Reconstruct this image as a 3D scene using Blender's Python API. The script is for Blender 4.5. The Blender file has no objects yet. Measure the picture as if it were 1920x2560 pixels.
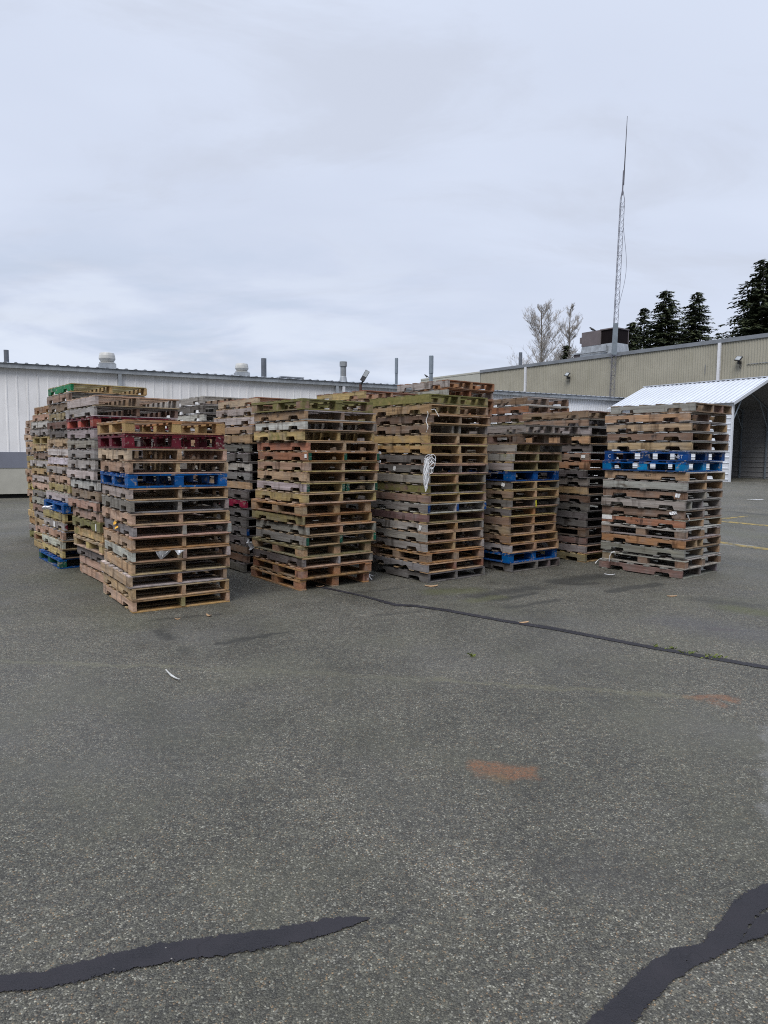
import bpy, math, random
from mathutils import Vector, Matrix
random.seed(7)
scene = bpy.context.scene
COL = scene.collection
R = random.uniform

# ------------------------------------------------------------------ camera
CH, PITCH, ROLL, FPX = 1.624, 0.08694, 0.00833, 1738.0
def ray(px, py):
    a = (px-960)/FPX; b = -(py-1280)/FPX
    c, s = math.cos(ROLL), math.sin(ROLL)
    a, b = a*c-b*s, a*s+b*c
    cp, sp = math.cos(PITCH), math.sin(PITCH)
    return Vector((a, cp+b*sp, -sp+b*cp))
cam_d = bpy.data.cameras.new('camera')
cam = bpy.data.objects.new('camera', cam_d); COL.objects.link(cam)
cam_d.sensor_fit = 'VERTICAL'; cam_d.sensor_height = 24.0; cam_d.lens = 24.0*FPX/2560
cam_d.clip_end = 3000
c, s = math.cos(ROLL), math.sin(ROLL); cp, sp = math.cos(PITCH), math.sin(PITCH)
m = Matrix(((c, -s, 0, 0), (s*sp, c*sp, -cp, 0), (s*cp, c*cp, sp, CH), (0, 0, 0, 1)))
cam.matrix_world = m
scene.camera = cam

def smooth(a, b, x):
    t = max(0, min(1, (x-a)/(b-a))); return t*t*(3-2*t)
def gz(x, y):                       # the yard rises gently towards the shed
    return 0.50*smooth(12, 32, 0.6*x+0.8*y)
def gp(px, py):                     # ground point seen at a pixel of the photo
    r = ray(px, py); z = 0.0
    for _ in range(30):
        t = (z-CH)/r.z; z = 0.5*z+0.5*gz(r.x*t, r.y*t)
    return Vector((r.x*t, r.y*t, z))
def hit(px, py, A, d):              # (distance along, height) where the ray meets the vertical plane A + s*d
    r = ray(px, py)
    det = r.x*(-d[1])+r.y*d[0]
    t = (A[0]*(-d[1])+A[1]*d[0])/det
    x, y = r.x*t, r.y*t
    return ((x-A[0])*d[0]+(y-A[1])*d[1], CH+r.z*t)

# ------------------------------------------------------------------ node helpers
class NT:
    def __init__(s, name, world=None):
        if world is None:
            s.m = bpy.data.materials.new(name); s.m.use_nodes = True
            s.t = s.m.node_tree
        else: s.t = world
        s.n = s.t.nodes; s.l = s.t.links; s.n.clear()
    def node(s, k, **kw):
        n = s.n.new(k)
        for a, v in kw.items(): setattr(n, a, v)
        return n
    def put(s, sock, v):
        if isinstance(v, (int, float)):
            try: sock.default_value = v
            except TypeError: sock.default_value = (v, v, v)
        elif isinstance(v, (tuple, list)):
            if len(v) == 3 and sock.type == 'RGBA': v = (*v, 1)
            sock.default_value = v
        else: s.l.new(v, sock)
    def math(s, op, a, b=0.5, c=None, clamp=False):
        n = s.node('ShaderNodeMath', operation=op, use_clamp=clamp)
        s.put(n.inputs[0], a); s.put(n.inputs[1], b)
        if c is not None: s.put(n.inputs[2], c)
        return n.outputs[0]
    def vmath(s, op, a, b):
        n = s.node('ShaderNodeVectorMath', operation=op); s.put(n.inputs[0], a); s.put(n.inputs[1], b)
        return n.outputs[0]
    def mix(s, f, a, b, blend='MIX'):
        n = s.node('ShaderNodeMix', data_type='RGBA', blend_type=blend)
        s.put(n.inputs[0], f); s.put(n.inputs[6], a); s.put(n.inputs[7], b)
        return n.outputs[2]
    def noise(s, vec, scale, detail=4, rough=0.55, dist=0.0):
        n = s.node('ShaderNodeTexNoise'); s.put(n.inputs['Vector'], vec)
        n.inputs['Scale'].default_value = scale; n.inputs['Detail'].default_value = detail
        n.inputs['Roughness'].default_value = rough; n.inputs['Distortion'].default_value = dist
        return n.outputs['Fac']
    def ncol(s, vec, scale, detail=3):
        n = s.node('ShaderNodeTexNoise'); s.put(n.inputs['Vector'], vec)
        n.inputs['Scale'].default_value = scale; n.inputs['Detail'].default_value = detail
        return n.outputs['Color']
    def rng(s, v, a, b, c=0.0, d=1.0, st=True):
        n = s.node('ShaderNodeMapRange', interpolation_type='SMOOTHSTEP' if st else 'LINEAR')
        s.put(n.inputs[0], v)
        for i, q in enumerate((a, b, c, d)): s.put(n.inputs[1+i], q)
        return n.outputs[0]
    def mapping(s, vec, scale=(1, 1, 1), rot=(0, 0, 0), loc=(0, 0, 0)):
        n = s.node('ShaderNodeMapping'); s.put(n.inputs[0], vec)
        n.inputs[1].default_value = loc; n.inputs[2].default_value = rot; n.inputs[3].default_value = scale
        return n.outputs[0]
    def bsdf(s, col, rough=0.8, spec=0.3, metal=0.0, bump=None, bd=0.01, bs=0.5):
        b = s.node('ShaderNodeBsdfPrincipled'); o = s.node('ShaderNodeOutputMaterial')
        s.put(b.inputs['Base Color'], col); s.put(b.inputs['Roughness'], rough)
        s.put(b.inputs['Specular IOR Level'], spec); s.put(b.inputs['Metallic'], metal)
        if bump is not None:
            n = s.node('ShaderNodeBump'); n.inputs['Strength'].default_value = bs; n.inputs['Distance'].default_value = bd
            s.put(n.inputs['Height'], bump); s.l.new(n.outputs[0], b.inputs['Normal'])
        s.l.new(b.outputs[0], o.inputs[0]); s.b = b
        return s.m

M = {}
def wood(name, axis, paint=False):
    t = NT(name); tc = t.node('ShaderNodeTexCoord'); oi = t.node('ShaderNodeObjectInfo'); geo = t.node('ShaderNodeNewGeometry')
    isl = geo.outputs['Random Per Island']
    off = t.node('ShaderNodeCombineXYZ')
    t.put(off.inputs[0], t.math('MULTIPLY', oi.outputs['Random'], 37.0))
    t.put(off.inputs[1], t.math('MULTIPLY', isl, 23.0)); t.put(off.inputs[2], t.math('MULTIPLY', oi.outputs['Random'], 71.0))
    v = t.vmath('ADD', tc.outputs['Object'], off.outputs[0])
    sc = (1.6, 30, 30) if axis == 'x' else (30, 1.6, 30)
    g = t.mapping(v, sc)
    grain = t.noise(g, 1.0, 5, 0.6, 0.6)
    fine = t.noise(g, 3.4, 3, 0.6)
    blot = t.noise(v, 5.0, 4, 0.6)
    base = t.mix(1.0, oi.outputs['Color'], (0.97, 0.96, 0.95), 'MULTIPLY')
    hs = t.node('ShaderNodeHueSaturation')
    r2 = t.math('FRACT', t.math('MULTIPLY', isl, 7.31)); r3 = t.math('FRACT', t.math('MULTIPLY', isl, 13.7))
    t.put(hs.inputs['Hue'], t.math('ADD', 0.492, t.math('MULTIPLY', r2, 0.016)))
    t.put(hs.inputs['Saturation'], t.rng(r3, 0, 1, 0.85 if paint else 0.78, 1.05 if paint else 1.3, False))
    t.put(hs.inputs['Value'], t.rng(isl, 0, 1, 0.66, 1.42, False))
    t.put(hs.inputs['Color'], base); col = hs.outputs[0]
    if not paint:
        grey = t.mix(1.0, t.mix(t.rng(r2, 0, 1, 0, 1), (0.20, 0.195, 0.19), (0.33, 0.32, 0.31)), (1, 1, 1), 'MULTIPLY')
        col = t.mix(t.math('MULTIPLY', t.rng(blot, 0.42, 0.68), 0.40), col, grey)
        col = t.mix(t.rng(grain, 0.3, 0.72, 0.0, 0.62), col, t.mix(1.0, col, (0.42, 0.36, 0.31), 'MULTIPLY'))
        col = t.mix(t.rng(fine, 0.56, 0.72, 0.0, 0.6), col, t.mix(1.0, col, (0.3, 0.27, 0.25), 'MULTIPLY'))
        kn = t.noise(t.mapping(v, (3.2, 9, 9) if axis == 'x' else (9, 3.2, 9)), 1.0, 3, 0.5, 1.2)
        col = t.mix(t.rng(kn, 0.36, 0.22, 0, 0.8), col, t.mix(1.0, col, (0.32, 0.25, 0.2), 'MULTIPLY'))
        col = t.mix(t.rng(kn, 0.58, 0.74, 0, 0.55), col, t.mix(1.0, col, (1.5, 1.42, 1.32), 'MULTIPLY'))
        stain = t.noise(t.mapping(v, (5, 5, 1.2)), 1.6, 4, 0.6)
        col = t.mix(t.rng(stain, 0.54, 0.7, 0, 0.8), col, t.mix(1.0, col, (0.28, 0.25, 0.23), 'MULTIPLY'))
        rough = 0.86
    else:
        chip = t.noise(v, 14.0, 5, 0.7); chip2 = t.noise(g, 1.3, 4, 0.6)
        k = t.rng(t.math('ADD', chip, t.math('MULTIPLY', chip2, 0.6)), 0.86, 0.95)
        col = t.mix(t.rng(blot, 0.35, 0.65, 0, 0.8), col, t.mix(1.0, col, (0.35, 0.4, 0.45), 'MULTIPLY'))
        col = t.mix(t.math('MULTIPLY', k, 0.8), col, (0.27, 0.23, 0.19))
        rough = 0.55
    # moss and algae: the alpha of the object colour says how much
    al = oi.outputs['Alpha']
    mn = t.math('ADD', t.math('MULTIPLY', t.noise(v, 9.0, 5, 0.65), 0.7), t.math('MULTIPLY', t.noise(v, 2.2, 2, 0.5), 0.45))
    thr = t.math('SUBTRACT', 0.95, t.math('MULTIPLY', al, 0.62))
    mk = t.math('MULTIPLY', t.rng(t.math('SUBTRACT', mn, thr), 0.0, 0.17), 0.86)
    mc = t.mix(t.noise(v, 26.0, 3), (0.07, 0.075, 0.018), (0.225, 0.21, 0.075))
    col = t.mix(mk, col, mc)
    h = t.math('ADD', t.math('MULTIPLY', grain, 0.7), t.math('MULTIPLY', fine, 0.5))
    return t.bsdf(col, rough, 0.25, 0, h, 0.004, 0.55)
M['wx'] = wood('wood_along', 'x'); M['wy'] = wood('wood_across', 'y')
M['px'] = wood('painted_wood_along', 'x', True); M['py'] = wood('painted_wood_across', 'y', True)
def osb():
    t = NT('particle_board'); tc = t.node('ShaderNodeTexCoord'); oi = t.node('ShaderNodeObjectInfo')
    n = t.noise(tc.outputs['Object'], 160, 4, 0.7); n2 = t.noise(tc.outputs['Object'], 14, 3)
    col = t.mix(t.rng(n, 0.35, 0.65), t.mix(1.0, oi.outputs['Color'], (0.55, 0.5, 0.45), 'MULTIPLY'), oi.outputs['Color'])
    col = t.mix(t.rng(n2, 0.5, 0.75, 0, 0.5), col, (0.2, 0.15, 0.09))
    return t.bsdf(col, 0.9, 0.2, 0, n, 0.004, 0.5)
M['osb'] = osb()

def flat(name, col, rough=0.6, metal=0.0, var=0.12, scale=3.0, spec=0.4, dirt=0.0, streak=None, dcol=(0.10, 0.09, 0.07)):
    t = NT(name); tc = t.node('ShaderNodeTexCoord'); v = tc.outputs['Object']
    n = t.noise(v, scale, 5, 0.6)
    dark = tuple(x*(1-var*1.6) for x in col); lite = tuple(min(1, x*(1+var)) for x in col)
    cc = t.mix(t.rng(n, 0.3, 0.7), dark, lite)
    if dirt:
        st = t.noise(t.mapping(v, streak or (2.5, 2.5, 0.25)), 1.5, 5, 0.65)
        cc = t.mix(t.rng(st, 0.5, 0.78, 0, dirt), cc, dcol)
    return t.bsdf(cc, rough, spec, metal, n, 0.002, 0.15)
M['wall_white'] = flat('painted_white_cladding', (0.76, 0.755, 0.76), 0.55, 0, 0.05, 0.8, 0.35, 0.30)
M['wall_fine'] = flat('painted_white_fine_cladding', (0.74, 0.76, 0.80), 0.5, 0, 0.04, 0.8, 0.35, 0.18)
M['band'] = flat('slate_blue_band', (0.175, 0.185, 0.225), 0.6, 0, 0.06, 1.0, 0.3, 0.2)
M['skirt'] = flat('beige_lower_cladding', (0.40, 0.39, 0.34), 0.7, 0, 0.06, 1.2, 0.3, 0.25)
M['void'] = flat('gap_black', (0.012, 0.012, 0.012), 0.9)
M['zinc'] = flat('galvanised_metal', (0.36, 0.385, 0.41), 0.45, 0.35, 0.15, 2.5, 0.5, 0.45)
M['bluegrey'] = flat('blue_grey_metal', (0.20, 0.235, 0.27), 0.5, 0.2, 0.1, 3, 0.4, 0.3)
M['pipe'] = flat('dark_grey_pipe', (0.13, 0.145, 0.17), 0.55, 0.2, 0.12, 3, 0.4, 0.3)
M['flue'] = flat('rust_streaked_flue', (0.26, 0.28, 0.29), 0.5, 0.3, 0.12, 3, 0.4, 0.75, (6, 6, 0.8), (0.16, 0.06, 0.04))
M['vent'] = flat('pale_vent_cowl', (0.50, 0.50, 0.48), 0.5, 0.1, 0.1, 3, 0.4, 0.35)
M['roof1'] = flat('dull_roof_sheet', (0.24, 0.26, 0.29), 0.5, 0.3, 0.12, 1.5)
M['tan'] = flat('tan_ribbed_cladding', (0.32, 0.305, 0.25), 0.7, 0, 0.06, 0.5, 0.25, 0.3, (1.4, 1.4, 0.14), (0.19, 0.185, 0.11))
M['tan_smooth'] = flat('beige_smooth_cladding', (0.40, 0.40, 0.355), 0.7, 0, 0.05, 0.6, 0.25, 0.2)
M['coping'] = flat('grey_coping', (0.20, 0.215, 0.235), 0.5, 0.2, 0.1, 1)
M['spout'] = flat('white_downspout', (0.62, 0.63, 0.66), 0.5, 0, 0.05, 2)
M['black'] = flat('black_metal', (0.02, 0.02, 0.022), 0.5)
M['steel'] = flat('mast_steel', (0.15, 0.15, 0.18), 0.5, 0.3, 0.1, 4)
M['whip'] = flat('dark_whip', (0.05, 0.05, 0.06), 0.5)
M['hvac'] = flat('taupe_unit_casing', (0.145, 0.125, 0.13), 0.6, 0.1, 0.08, 2, 0.3, 0.25)
M['grille'] = flat('dark_coil', (0.010, 0.007, 0.008), 0.8, 0, .1, 3, .1)
M['roofwhite'] = flat('white_metal_roof', (0.50, 0.53, 0.58), 0.42, 0.0, 0.04, 0.6, 0.5, 0.12)
M['shedwall'] = flat('white_lap_siding', (0.62, 0.65, 0.70), 0.45, 0, 0.05, 0.8, 0.4, 0.1)
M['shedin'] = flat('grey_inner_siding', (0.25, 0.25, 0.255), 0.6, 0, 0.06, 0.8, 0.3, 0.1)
M['glass'] = flat('lamp_glass', (0.30, 0.32, 0.33), 0.25, 0, 0.05, 8, 0.5)
M['postbrown'] = flat('rusty_brown_post', (0.075, 0.04, 0.03), 0.7, 0.1, 0.15, 5)
M['plastic'] = flat('white_plastic_film', (0.72, 0.73, 0.75), 0.4, 0, 0.1, 20, 0.4)
def film():
    t = NT('clear_film'); b = t.node('ShaderNodeBsdfPrincipled'); tr = t.node('ShaderNodeBsdfTransparent'); mx = t.node('ShaderNodeMixShader'); o = t.node('ShaderNodeOutputMaterial')
    b.inputs['Base Color'].default_value = (.5, .5, .5, 1); b.inputs['Roughness'].default_value = .25; mx.inputs[0].default_value = .5
    t.l.new(tr.outputs[0], mx.inputs[1]); t.l.new(b.outputs[0], mx.inputs[2]); t.l.new(mx.outputs[0], o.inputs[0]); return t.m
M['film'] = film()
M['paper'] = flat('white_paper', (0.68, 0.68, 0.67), 0.8, 0, 0.08, 30, 0.2)
M['strap'] = flat('amber_plastic', (0.62, 0.33, 0.02), 0.45, 0, 0.1, 20, 0.4)
M['tagyellow'] = flat('yellow_tag', (0.55, 0.50, 0.03), 0.6, 0, 0.1, 20)
M['ink'] = flat('faded_ink', (0.03, 0.03, 0.035), 0.8)
M['chalk'] = flat('pale_stencil', (0.45, 0.48, 0.55), 0.8)
M['dullstrip'] = flat('dull_white_plastic', (0.42, 0.42, 0.40), 0.6, 0, 0.15, 30, 0.3)
M['splinter'] = flat('raw_wood_splinter', (0.42, 0.27, 0.15), 0.85, 0, 0.2, 40)
M['bark'] = flat('grey_bark', (0.13, 0.115, 0.10), 0.9, 0, 0.2, 4)
M['twig'] = flat('bare_twigs', (0.34, 0.315, 0.29), 0.9, 0, 0.15, 2)
M['crow'] = flat('crow_black', (0.012, 0.012, 0.014), 0.6)
def needles():
    t = NT('fir_needles'); geo = t.node('ShaderNodeNewGeometry'); oi = t.node('ShaderNodeObjectInfo')
    r = geo.outputs['Random Per Island']
    col = t.mix(r, (0.014, 0.022, 0.012), (0.062, 0.072, 0.034))
    return t.bsdf(col, 0.8, 0.15)
M['needles'] = needles()
def weeds():
    t = NT('weed_blades'); geo = t.node('ShaderNodeNewGeometry')
    return t.bsdf(t.mix(geo.outputs['Random Per Island'], (0.06, 0.09, 0.02), (0.17, 0.2, 0.05)), 0.8, 0.2)
M['weed'] = weeds()

# ------------------------------------------------------------------ mesh builder
class MB:
    def __init__(s): s.v = []; s.f = []
    def box(s, x0, x1, y0, y1, z0, z1, M_=None, j=0.0):
        i = len(s.v)
        for x in (x0, x1):
            for y in (y0, y1):
                for z in (z0, z1):
                    p = Vector((x+R(-j, j), y+R(-j, j), z+R(-j, j)*0.6))
                    s.v.append(M_ @ p if M_ else p)
        for f in ((0, 1, 3, 2), (4, 6, 7, 5), (0, 4, 5, 1), (2, 3, 7, 6), (0, 2, 6, 4), (1, 5, 7, 3)):
            s.f.append(tuple(i+k for k in f))
        return s
    def plank(s, axis, a0, a1, c0, c1, z0, z1, n=6, bow=0.003, j=0.0015, chip=None):
        """board along an axis with a bowed, slightly uneven outline"""
        i = len(s.v); ph = R(0, 6); am = R(-bow, bow); am2 = R(-bow, bow); tw = R(-0.005, 0.005)
        for k in range(n+1):
            t = k/n; a = a0+(a1-a0)*t
            d = am*math.sin(3.14*t)*0.7+am2*math.sin(5*t+ph)*0.3
            w0, w1 = c0+d+R(-j, j), c1+d+R(-j, j)
            zz = tw*(t-0.5)*0.6
            if chip and t > chip[0]: w1 = w0+(c1-c0)*chip[1]*R(0.85, 1.1)
            e = R(-0.004, 0.004) if k in (0, n) else 0
            for (cc, z) in ((w0, z0+abs(zz)), (w1, z0+abs(zz)), (w1, z1-abs(zz)), (w0, z1-abs(zz))):
                s.v.append(Vector((a+e, cc, z)) if axis == 'x' else Vector((cc, a+e, z)))
        for k in range(n):
            b = i+4*k
            for q in range(4):
                q2 = (q+1) % 4
                s.f.append((b+q, b+q2, b+4+q2, b+4+q) if axis == 'x' else (b+q, b+4+q, b+4+q2, b+q2))
        e = i+4*n
        s.f.append((i, i+3, i+2, i+1) if axis == 'x' else (i, i+1, i+2, i+3))
        s.f.append((e, e+1, e+2, e+3) if axis == 'x' else (e, e+3, e+2, e+1))
        return s
    def prism(s, poly, y0, y1, j=0.0):
        """polygon in x,z pushed along y"""
        i = len(s.v); n = len(poly)
        for y in (y0, y1):
            for (x, z) in poly: s.v.append(Vector((x, y+R(-j, j), z)))
        s.f.append(tuple(i+k for k in range(n))); s.f.append(tuple(i+n+k for k in reversed(range(n))))
        for k in range(n):
            k2 = (k+1) % n
            s.f.append((i+k2, i+k, i+n+k, i+n+k2))
        return s
    def tube(s, pts, r, n=6, cap=True):
        pts = [Vector(p) for p in pts]; i0 = len(s.v); rr = r if isinstance(r, (list, tuple)) else [r]*len(pts)
        for k, p in enumerate(pts):
            d = (pts[min(k+1, len(pts)-1)]-pts[max(k-1, 0)]).normalized()
            a = Vector((0, 0, 1)) if abs(d.z) < 0.9 else Vector((1, 0, 0))
            u = d.cross(a).normalized(); w = d.cross(u)
            for q in range(n):
                t = 2*math.pi*q/n
                s.v.append(p+(u*math.cos(t)+w*math.sin(t))*rr[k])
        for k in range(len(pts)-1):
            for q in range(n):
                a = i0+k*n+q; b = i0+k*n+(q+1) % n
                s.f.append((a, b, b+n, a+n))
        if cap:
            s.f.append(tuple(i0+q for q in reversed(range(n)))); e = i0+(len(pts)-1)*n
            s.f.append(tuple(e+q for q in range(n)))
        return s
    def lathe(s, prof, c=(0, 0, 0), n=24):
        i = len(s.v)
        for (r, z) in prof:
            for q in range(n):
                t = 2*math.pi*q/n
                s.v.append(Vector((c[0]+r*math.cos(t), c[1]+r*math.sin(t), c[2]+z)))
        for k in range(len(prof)-1):
            for q in range(n):
                a = i+k*n+q; b = i+k*n+(q+1) % n
                s.f.append((a, b, b+n, a+n))
        s.f.append(tuple(i+q for q in reversed(range(n)))); e = i+(len(prof)-1)*n
        s.f.append(tuple(e+q for q in range(n)))
        return s
    def quad(s, a, b, c, d):
        i = len(s.v); s.v += [Vector(a), Vector(b), Vector(c), Vector(d)]; s.f.append((i, i+1, i+2, i+3)); return s
    def slab(s, pts, th):
        """polyline in x,y of the front of a wall (profiled sheet), from z0 to z1, with thickness: pts = [(x,y)], th=(z0,z1,t)"""
        z0, z1, t = th; i = len(s.v); n = len(pts)
        for (x, y) in pts: s.v.append(Vector((x, y, z0)))
        for (x, y) in pts: s.v.append(Vector((x, y, z1)))
        for (x, y) in pts: s.v.append(Vector((x, t, z0)))
        for (x, y) in pts: s.v.append(Vector((x, t, z1)))
        for k in range(n-1):
            s.f.append((i+k, i+k+1, i+n+k+1, i+n+k))
            s.f.append((i+2*n+k+1, i+2*n+k, i+3*n+k, i+3*n+k+1))
            s.f.append((i+n+k, i+n+k+1, i+3*n+k+1, i+3*n+k))
            s.f.append((i+k+1, i+k, i+2*n+k, i+2*n+k+1))
        s.f.append((i, i+n, i+3*n, i+2*n)); e = n-1
        s.f.append((i+e, i+2*n+e, i+3*n+e, i+n+e))
        return s
    def mesh(s, name):
        me = bpy.data.meshes.new(name); me.from_pydata([tuple(v) for v in s.v], [], s.f); me.update()
        return me
    def build(s, name, mat, parent=None, loc=None, smooth_=False):
        me = s.mesh(name); me.materials.append(mat)
        if smooth_: me.polygons.foreach_set('use_smooth', [True]*len(me.polygons))
        o = bpy.data.objects.new(name, me); COL.objects.link(o)
        if parent: o.parent = parent
        if loc: o.location = loc
        return o
def tag(o, label=None, cat=None, group=None, kind=None):
    if label: o['label'] = label
    if cat: o['category'] = cat
    if group: o['group'] = group
    if kind: o['kind'] = kind
    return o
def empty(name, loc, rz=0.0):
    o = bpy.data.objects.new(name, None); o.location = loc; o.rotation_euler = (0, 0, rz); o.empty_display_size = 0.2
    COL.objects.link(o); return o
def ribs(x0, x1, pitch, depth, w, top):
    """profile polyline of ribbed cladding; ribs stick out towards -y"""
    pts = [(x0, 0.0)]; x = x0+pitch*0.5
    while x < x1-w:
        pts += [(x-w/2, 0.0), (x-top/2, -depth), (x+top/2, -depth), (x+w/2, 0.0)]; x += pitch
    pts.append((x1, 0.0)); return pts

# ------------------------------------------------------------------ ground
def asphalt():
    t = NT('asphalt'); geo = t.node('ShaderNodeNewGeometry'); P = geo.outputs['Position']
    wob = t.vmath('ADD', P, t.vmath('MULTIPLY', t.vmath('SUBTRACT', t.ncol(P, 60, 2), (0.5, 0.5, 0.5)), (0.006, 0.006, 0)))
    def vor(scale, feat='F1'):
        n = t.node('ShaderNodeTexVoronoi', feature=feat, voronoi_dimensions='2D'); t.put(n.inputs['Vector'], wob); n.inputs['Scale'].default_value = scale
        return n
    v1 = vor(185); v2 = vor(110)
    sx = t.node('ShaderNodeSeparateColor'); t.l.new(v1.outputs['Color'], sx.inputs[0])
    sy = t.node('ShaderNodeSeparateColor'); t.l.new(v2.outputs['Color'], sy.inputs[0])
    big = t.noise(P, 0.55, 4, 0.6); mid = t.noise(P, 2.3, 5, 0.6); small = t.noise(P, 22, 4, 0.6)
    # small stones
    c1 = t.mix(t.rng(sx.outputs[0], 0.1, 0.95), (0.038, 0.036, 0.030), (0.118, 0.114, 0.097))
    c1 = t.mix(t.math('MULTIPLY', t.rng(sx.outputs[0], 0.945, 0.975), .8), c1, (0.34, 0.33, 0.30))
    c1 = t.mix(t.math('MULTIPLY', t.rng(sx.outputs[1], 0.93, 0.97), 0.7), c1, (0.22, 0.145, 0.085))
    c1 = t.mix(t.math('MULTIPLY', t.rng(sx.outputs[2], 0.80, 0.86), 0.6), c1, (0.064, 0.066, 0.066))
    c1 = t.mix(t.rng(v1.outputs['Distance'], 0.46, 0.72, 0, 0.65), c1, (0.028, 0.027, 0.024))
    # a few larger stones
    k = t.math('MULTIPLY', t.rng(sy.outputs[0], 0.86, 0.89), t.rng(v2.outputs['Distance'], 0.50, 0.40))
    c2 = t.mix(sy.outputs[1], (0.06, 0.058, 0.052), (0.27, 0.265, 0.245))
    col = t.mix(k, c1, c2)
    for sc_n, lo_, hi_ in ((34, .78, 1.24), (15, .86, 1.15)):
        nn = t.noise(P, sc_n, 2, 0.7)
        col = t.mix(1.0, col, t.mix(t.rng(nn, 0.36, 0.64), (lo_, lo_, lo_), (hi_, hi_, hi_*.97)), 'MULTIPLY')
    # worn tone and films of algae, broad patches
    col = t.mix(1.0, col, t.mix(t.rng(big, 0.3, 0.7), (0.78, 0.79, 0.75), (1.2, 1.19, 1.17)), 'MULTIPLY')
    col = t.mix(1.0, col, t.mix(t.rng(mid, 0.3, 0.7), (0.86, 0.86, 0.84), (1.12, 1.12, 1.11)), 'MULTIPLY')
    col = t.mix(t.math('MULTIPLY', t.rng(t.noise(P, 0.8, 4, 0.6, 0.4), 0.46, 0.7), 0.45), col, (0.088, 0.088, 0.060))
    col = t.mix(t.math('MULTIPLY', t.rng(t.noise(t.vmath('ADD', P, (31, 7, 0)), 0.6, 4, 0.6), 0.5, 0.72), 0.35), col, (0.096, 0.094, 0.090))
    sep = t.node('ShaderNodeSeparateXYZ')
    wp = t.vmath('ADD', P, t.vmath('MULTIPLY', t.vmath('SUBTRACT', t.ncol(P, 7, 4), (0.5, 0.5, 0.5)), (0.22, 0.22, 0)))
    t.l.new(wp, sep.inputs[0]); X, Y = sep.outputs[0], sep.outputs[1]
    fin = t.rng(t.noise(P, 60, 4, 0.75), 0.40, 0.58)
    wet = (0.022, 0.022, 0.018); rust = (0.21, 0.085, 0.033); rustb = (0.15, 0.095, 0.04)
    def spot(pa, pb, r, soft, colr, amt, grit=True):
        """a stain along the ground segment pa-pb"""
        nonlocal col
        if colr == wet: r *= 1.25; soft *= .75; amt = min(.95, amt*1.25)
        dx, dy = pb[0]-pa[0], pb[1]-pa[1]; L = math.hypot(dx, dy) or 1e-4; dx /= L; dy /= L
        ux = t.math('SUBTRACT', X, pa[0]); uy = t.math('SUBTRACT', Y, pa[1])
        al = t.math('ADD', t.math('MULTIPLY', ux, dx), t.math('MULTIPLY', uy, dy))
        ac = t.math('ABSOLUTE', t.math('SUBTRACT', t.math('MULTIPLY', ux, dy), t.math('MULTIPLY', uy, dx)))
        ov = t.math('MAXIMUM', t.math('SUBTRACT', al, L), t.math('MULTIPLY', al, -1.0)); ov = t.math('MAXIMUM', ov, 0.0)
        d = t.math('SQRT', t.math('ADD', t.math('MULTIPLY', ac, ac), t.math('MULTIPLY', ov, ov)))
        mk = t.math('MULTIPLY', t.rng(d, r+soft, max(0.0, r-soft)), amt)
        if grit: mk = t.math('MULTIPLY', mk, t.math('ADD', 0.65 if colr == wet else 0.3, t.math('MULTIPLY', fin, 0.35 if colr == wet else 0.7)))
        if colr in (rust, rustb): mk = t.math('MULTIPLY', mk, t.rng(t.noise(P, 17, 4, 0.7), 0.36, 0.50, 0.4, 1.0))
        col = t.mix(mk, col, colr)
    g = lambda x, y: tuple(gp(x, y)[:2])
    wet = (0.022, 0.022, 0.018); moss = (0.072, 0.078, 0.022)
    spot(g(1218, 1920), g(1300, 1928), 0.085, 0.04, rust, 0.75); spot(g(1245, 1944), g(1265, 1948), 0.055, 0.03, rustb, 0.6)
    spot(g(1730, 1742), g(1822, 1749), 0.05, 0.035, rust, 0.75); spot(g(1785, 1758), g(1797, 1761), 0.03, 0.03, rust, 0.65)
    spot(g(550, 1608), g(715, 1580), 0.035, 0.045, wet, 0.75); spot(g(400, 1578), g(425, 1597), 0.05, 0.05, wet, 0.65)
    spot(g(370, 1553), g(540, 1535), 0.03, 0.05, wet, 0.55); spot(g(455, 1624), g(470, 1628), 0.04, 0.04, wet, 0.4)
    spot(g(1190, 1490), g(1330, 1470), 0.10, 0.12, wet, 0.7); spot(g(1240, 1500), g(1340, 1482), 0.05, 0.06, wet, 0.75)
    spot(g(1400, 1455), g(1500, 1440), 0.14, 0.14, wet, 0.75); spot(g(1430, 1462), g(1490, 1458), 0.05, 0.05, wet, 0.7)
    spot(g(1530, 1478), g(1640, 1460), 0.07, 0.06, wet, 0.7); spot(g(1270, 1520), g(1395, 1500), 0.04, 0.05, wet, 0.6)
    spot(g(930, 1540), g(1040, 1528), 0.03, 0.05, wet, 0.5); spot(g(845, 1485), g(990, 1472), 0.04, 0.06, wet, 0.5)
    spot(g(1090, 1480), g(1180, 1475), 0.14, 0.14, moss, 0.8); spot(g(1180, 1502), g(1250, 1492), 0.08, 0.1, moss, 0.7)
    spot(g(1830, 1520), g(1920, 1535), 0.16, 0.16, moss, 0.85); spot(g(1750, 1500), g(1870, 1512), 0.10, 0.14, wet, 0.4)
    spot(g(1780, 1572), g(1830, 1575), 0.05, 0.07, (0.05, 0.03, 0.024), 0.75); spot(g(1700, 1555), g(1900, 1590), 0.25, 0.3, (0.075, 0.073, 0.085), 0.6)
    spot(g(1178, 1640), g(1184, 1644), 0.02, 0.03, (0.03, 0.035, 0.012), 0.8, False)
    spot(g(60, 1700), g(330, 1900), 0.5, 0.6, (0.088, 0.089, 0.097), 0.16); spot(g(340, 1470), g(150, 1440), 0.25, 0.4, moss, 0.35); spot(g(260, 1520), g(330, 1560), 0.2, 0.3, moss, 0.3)
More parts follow.
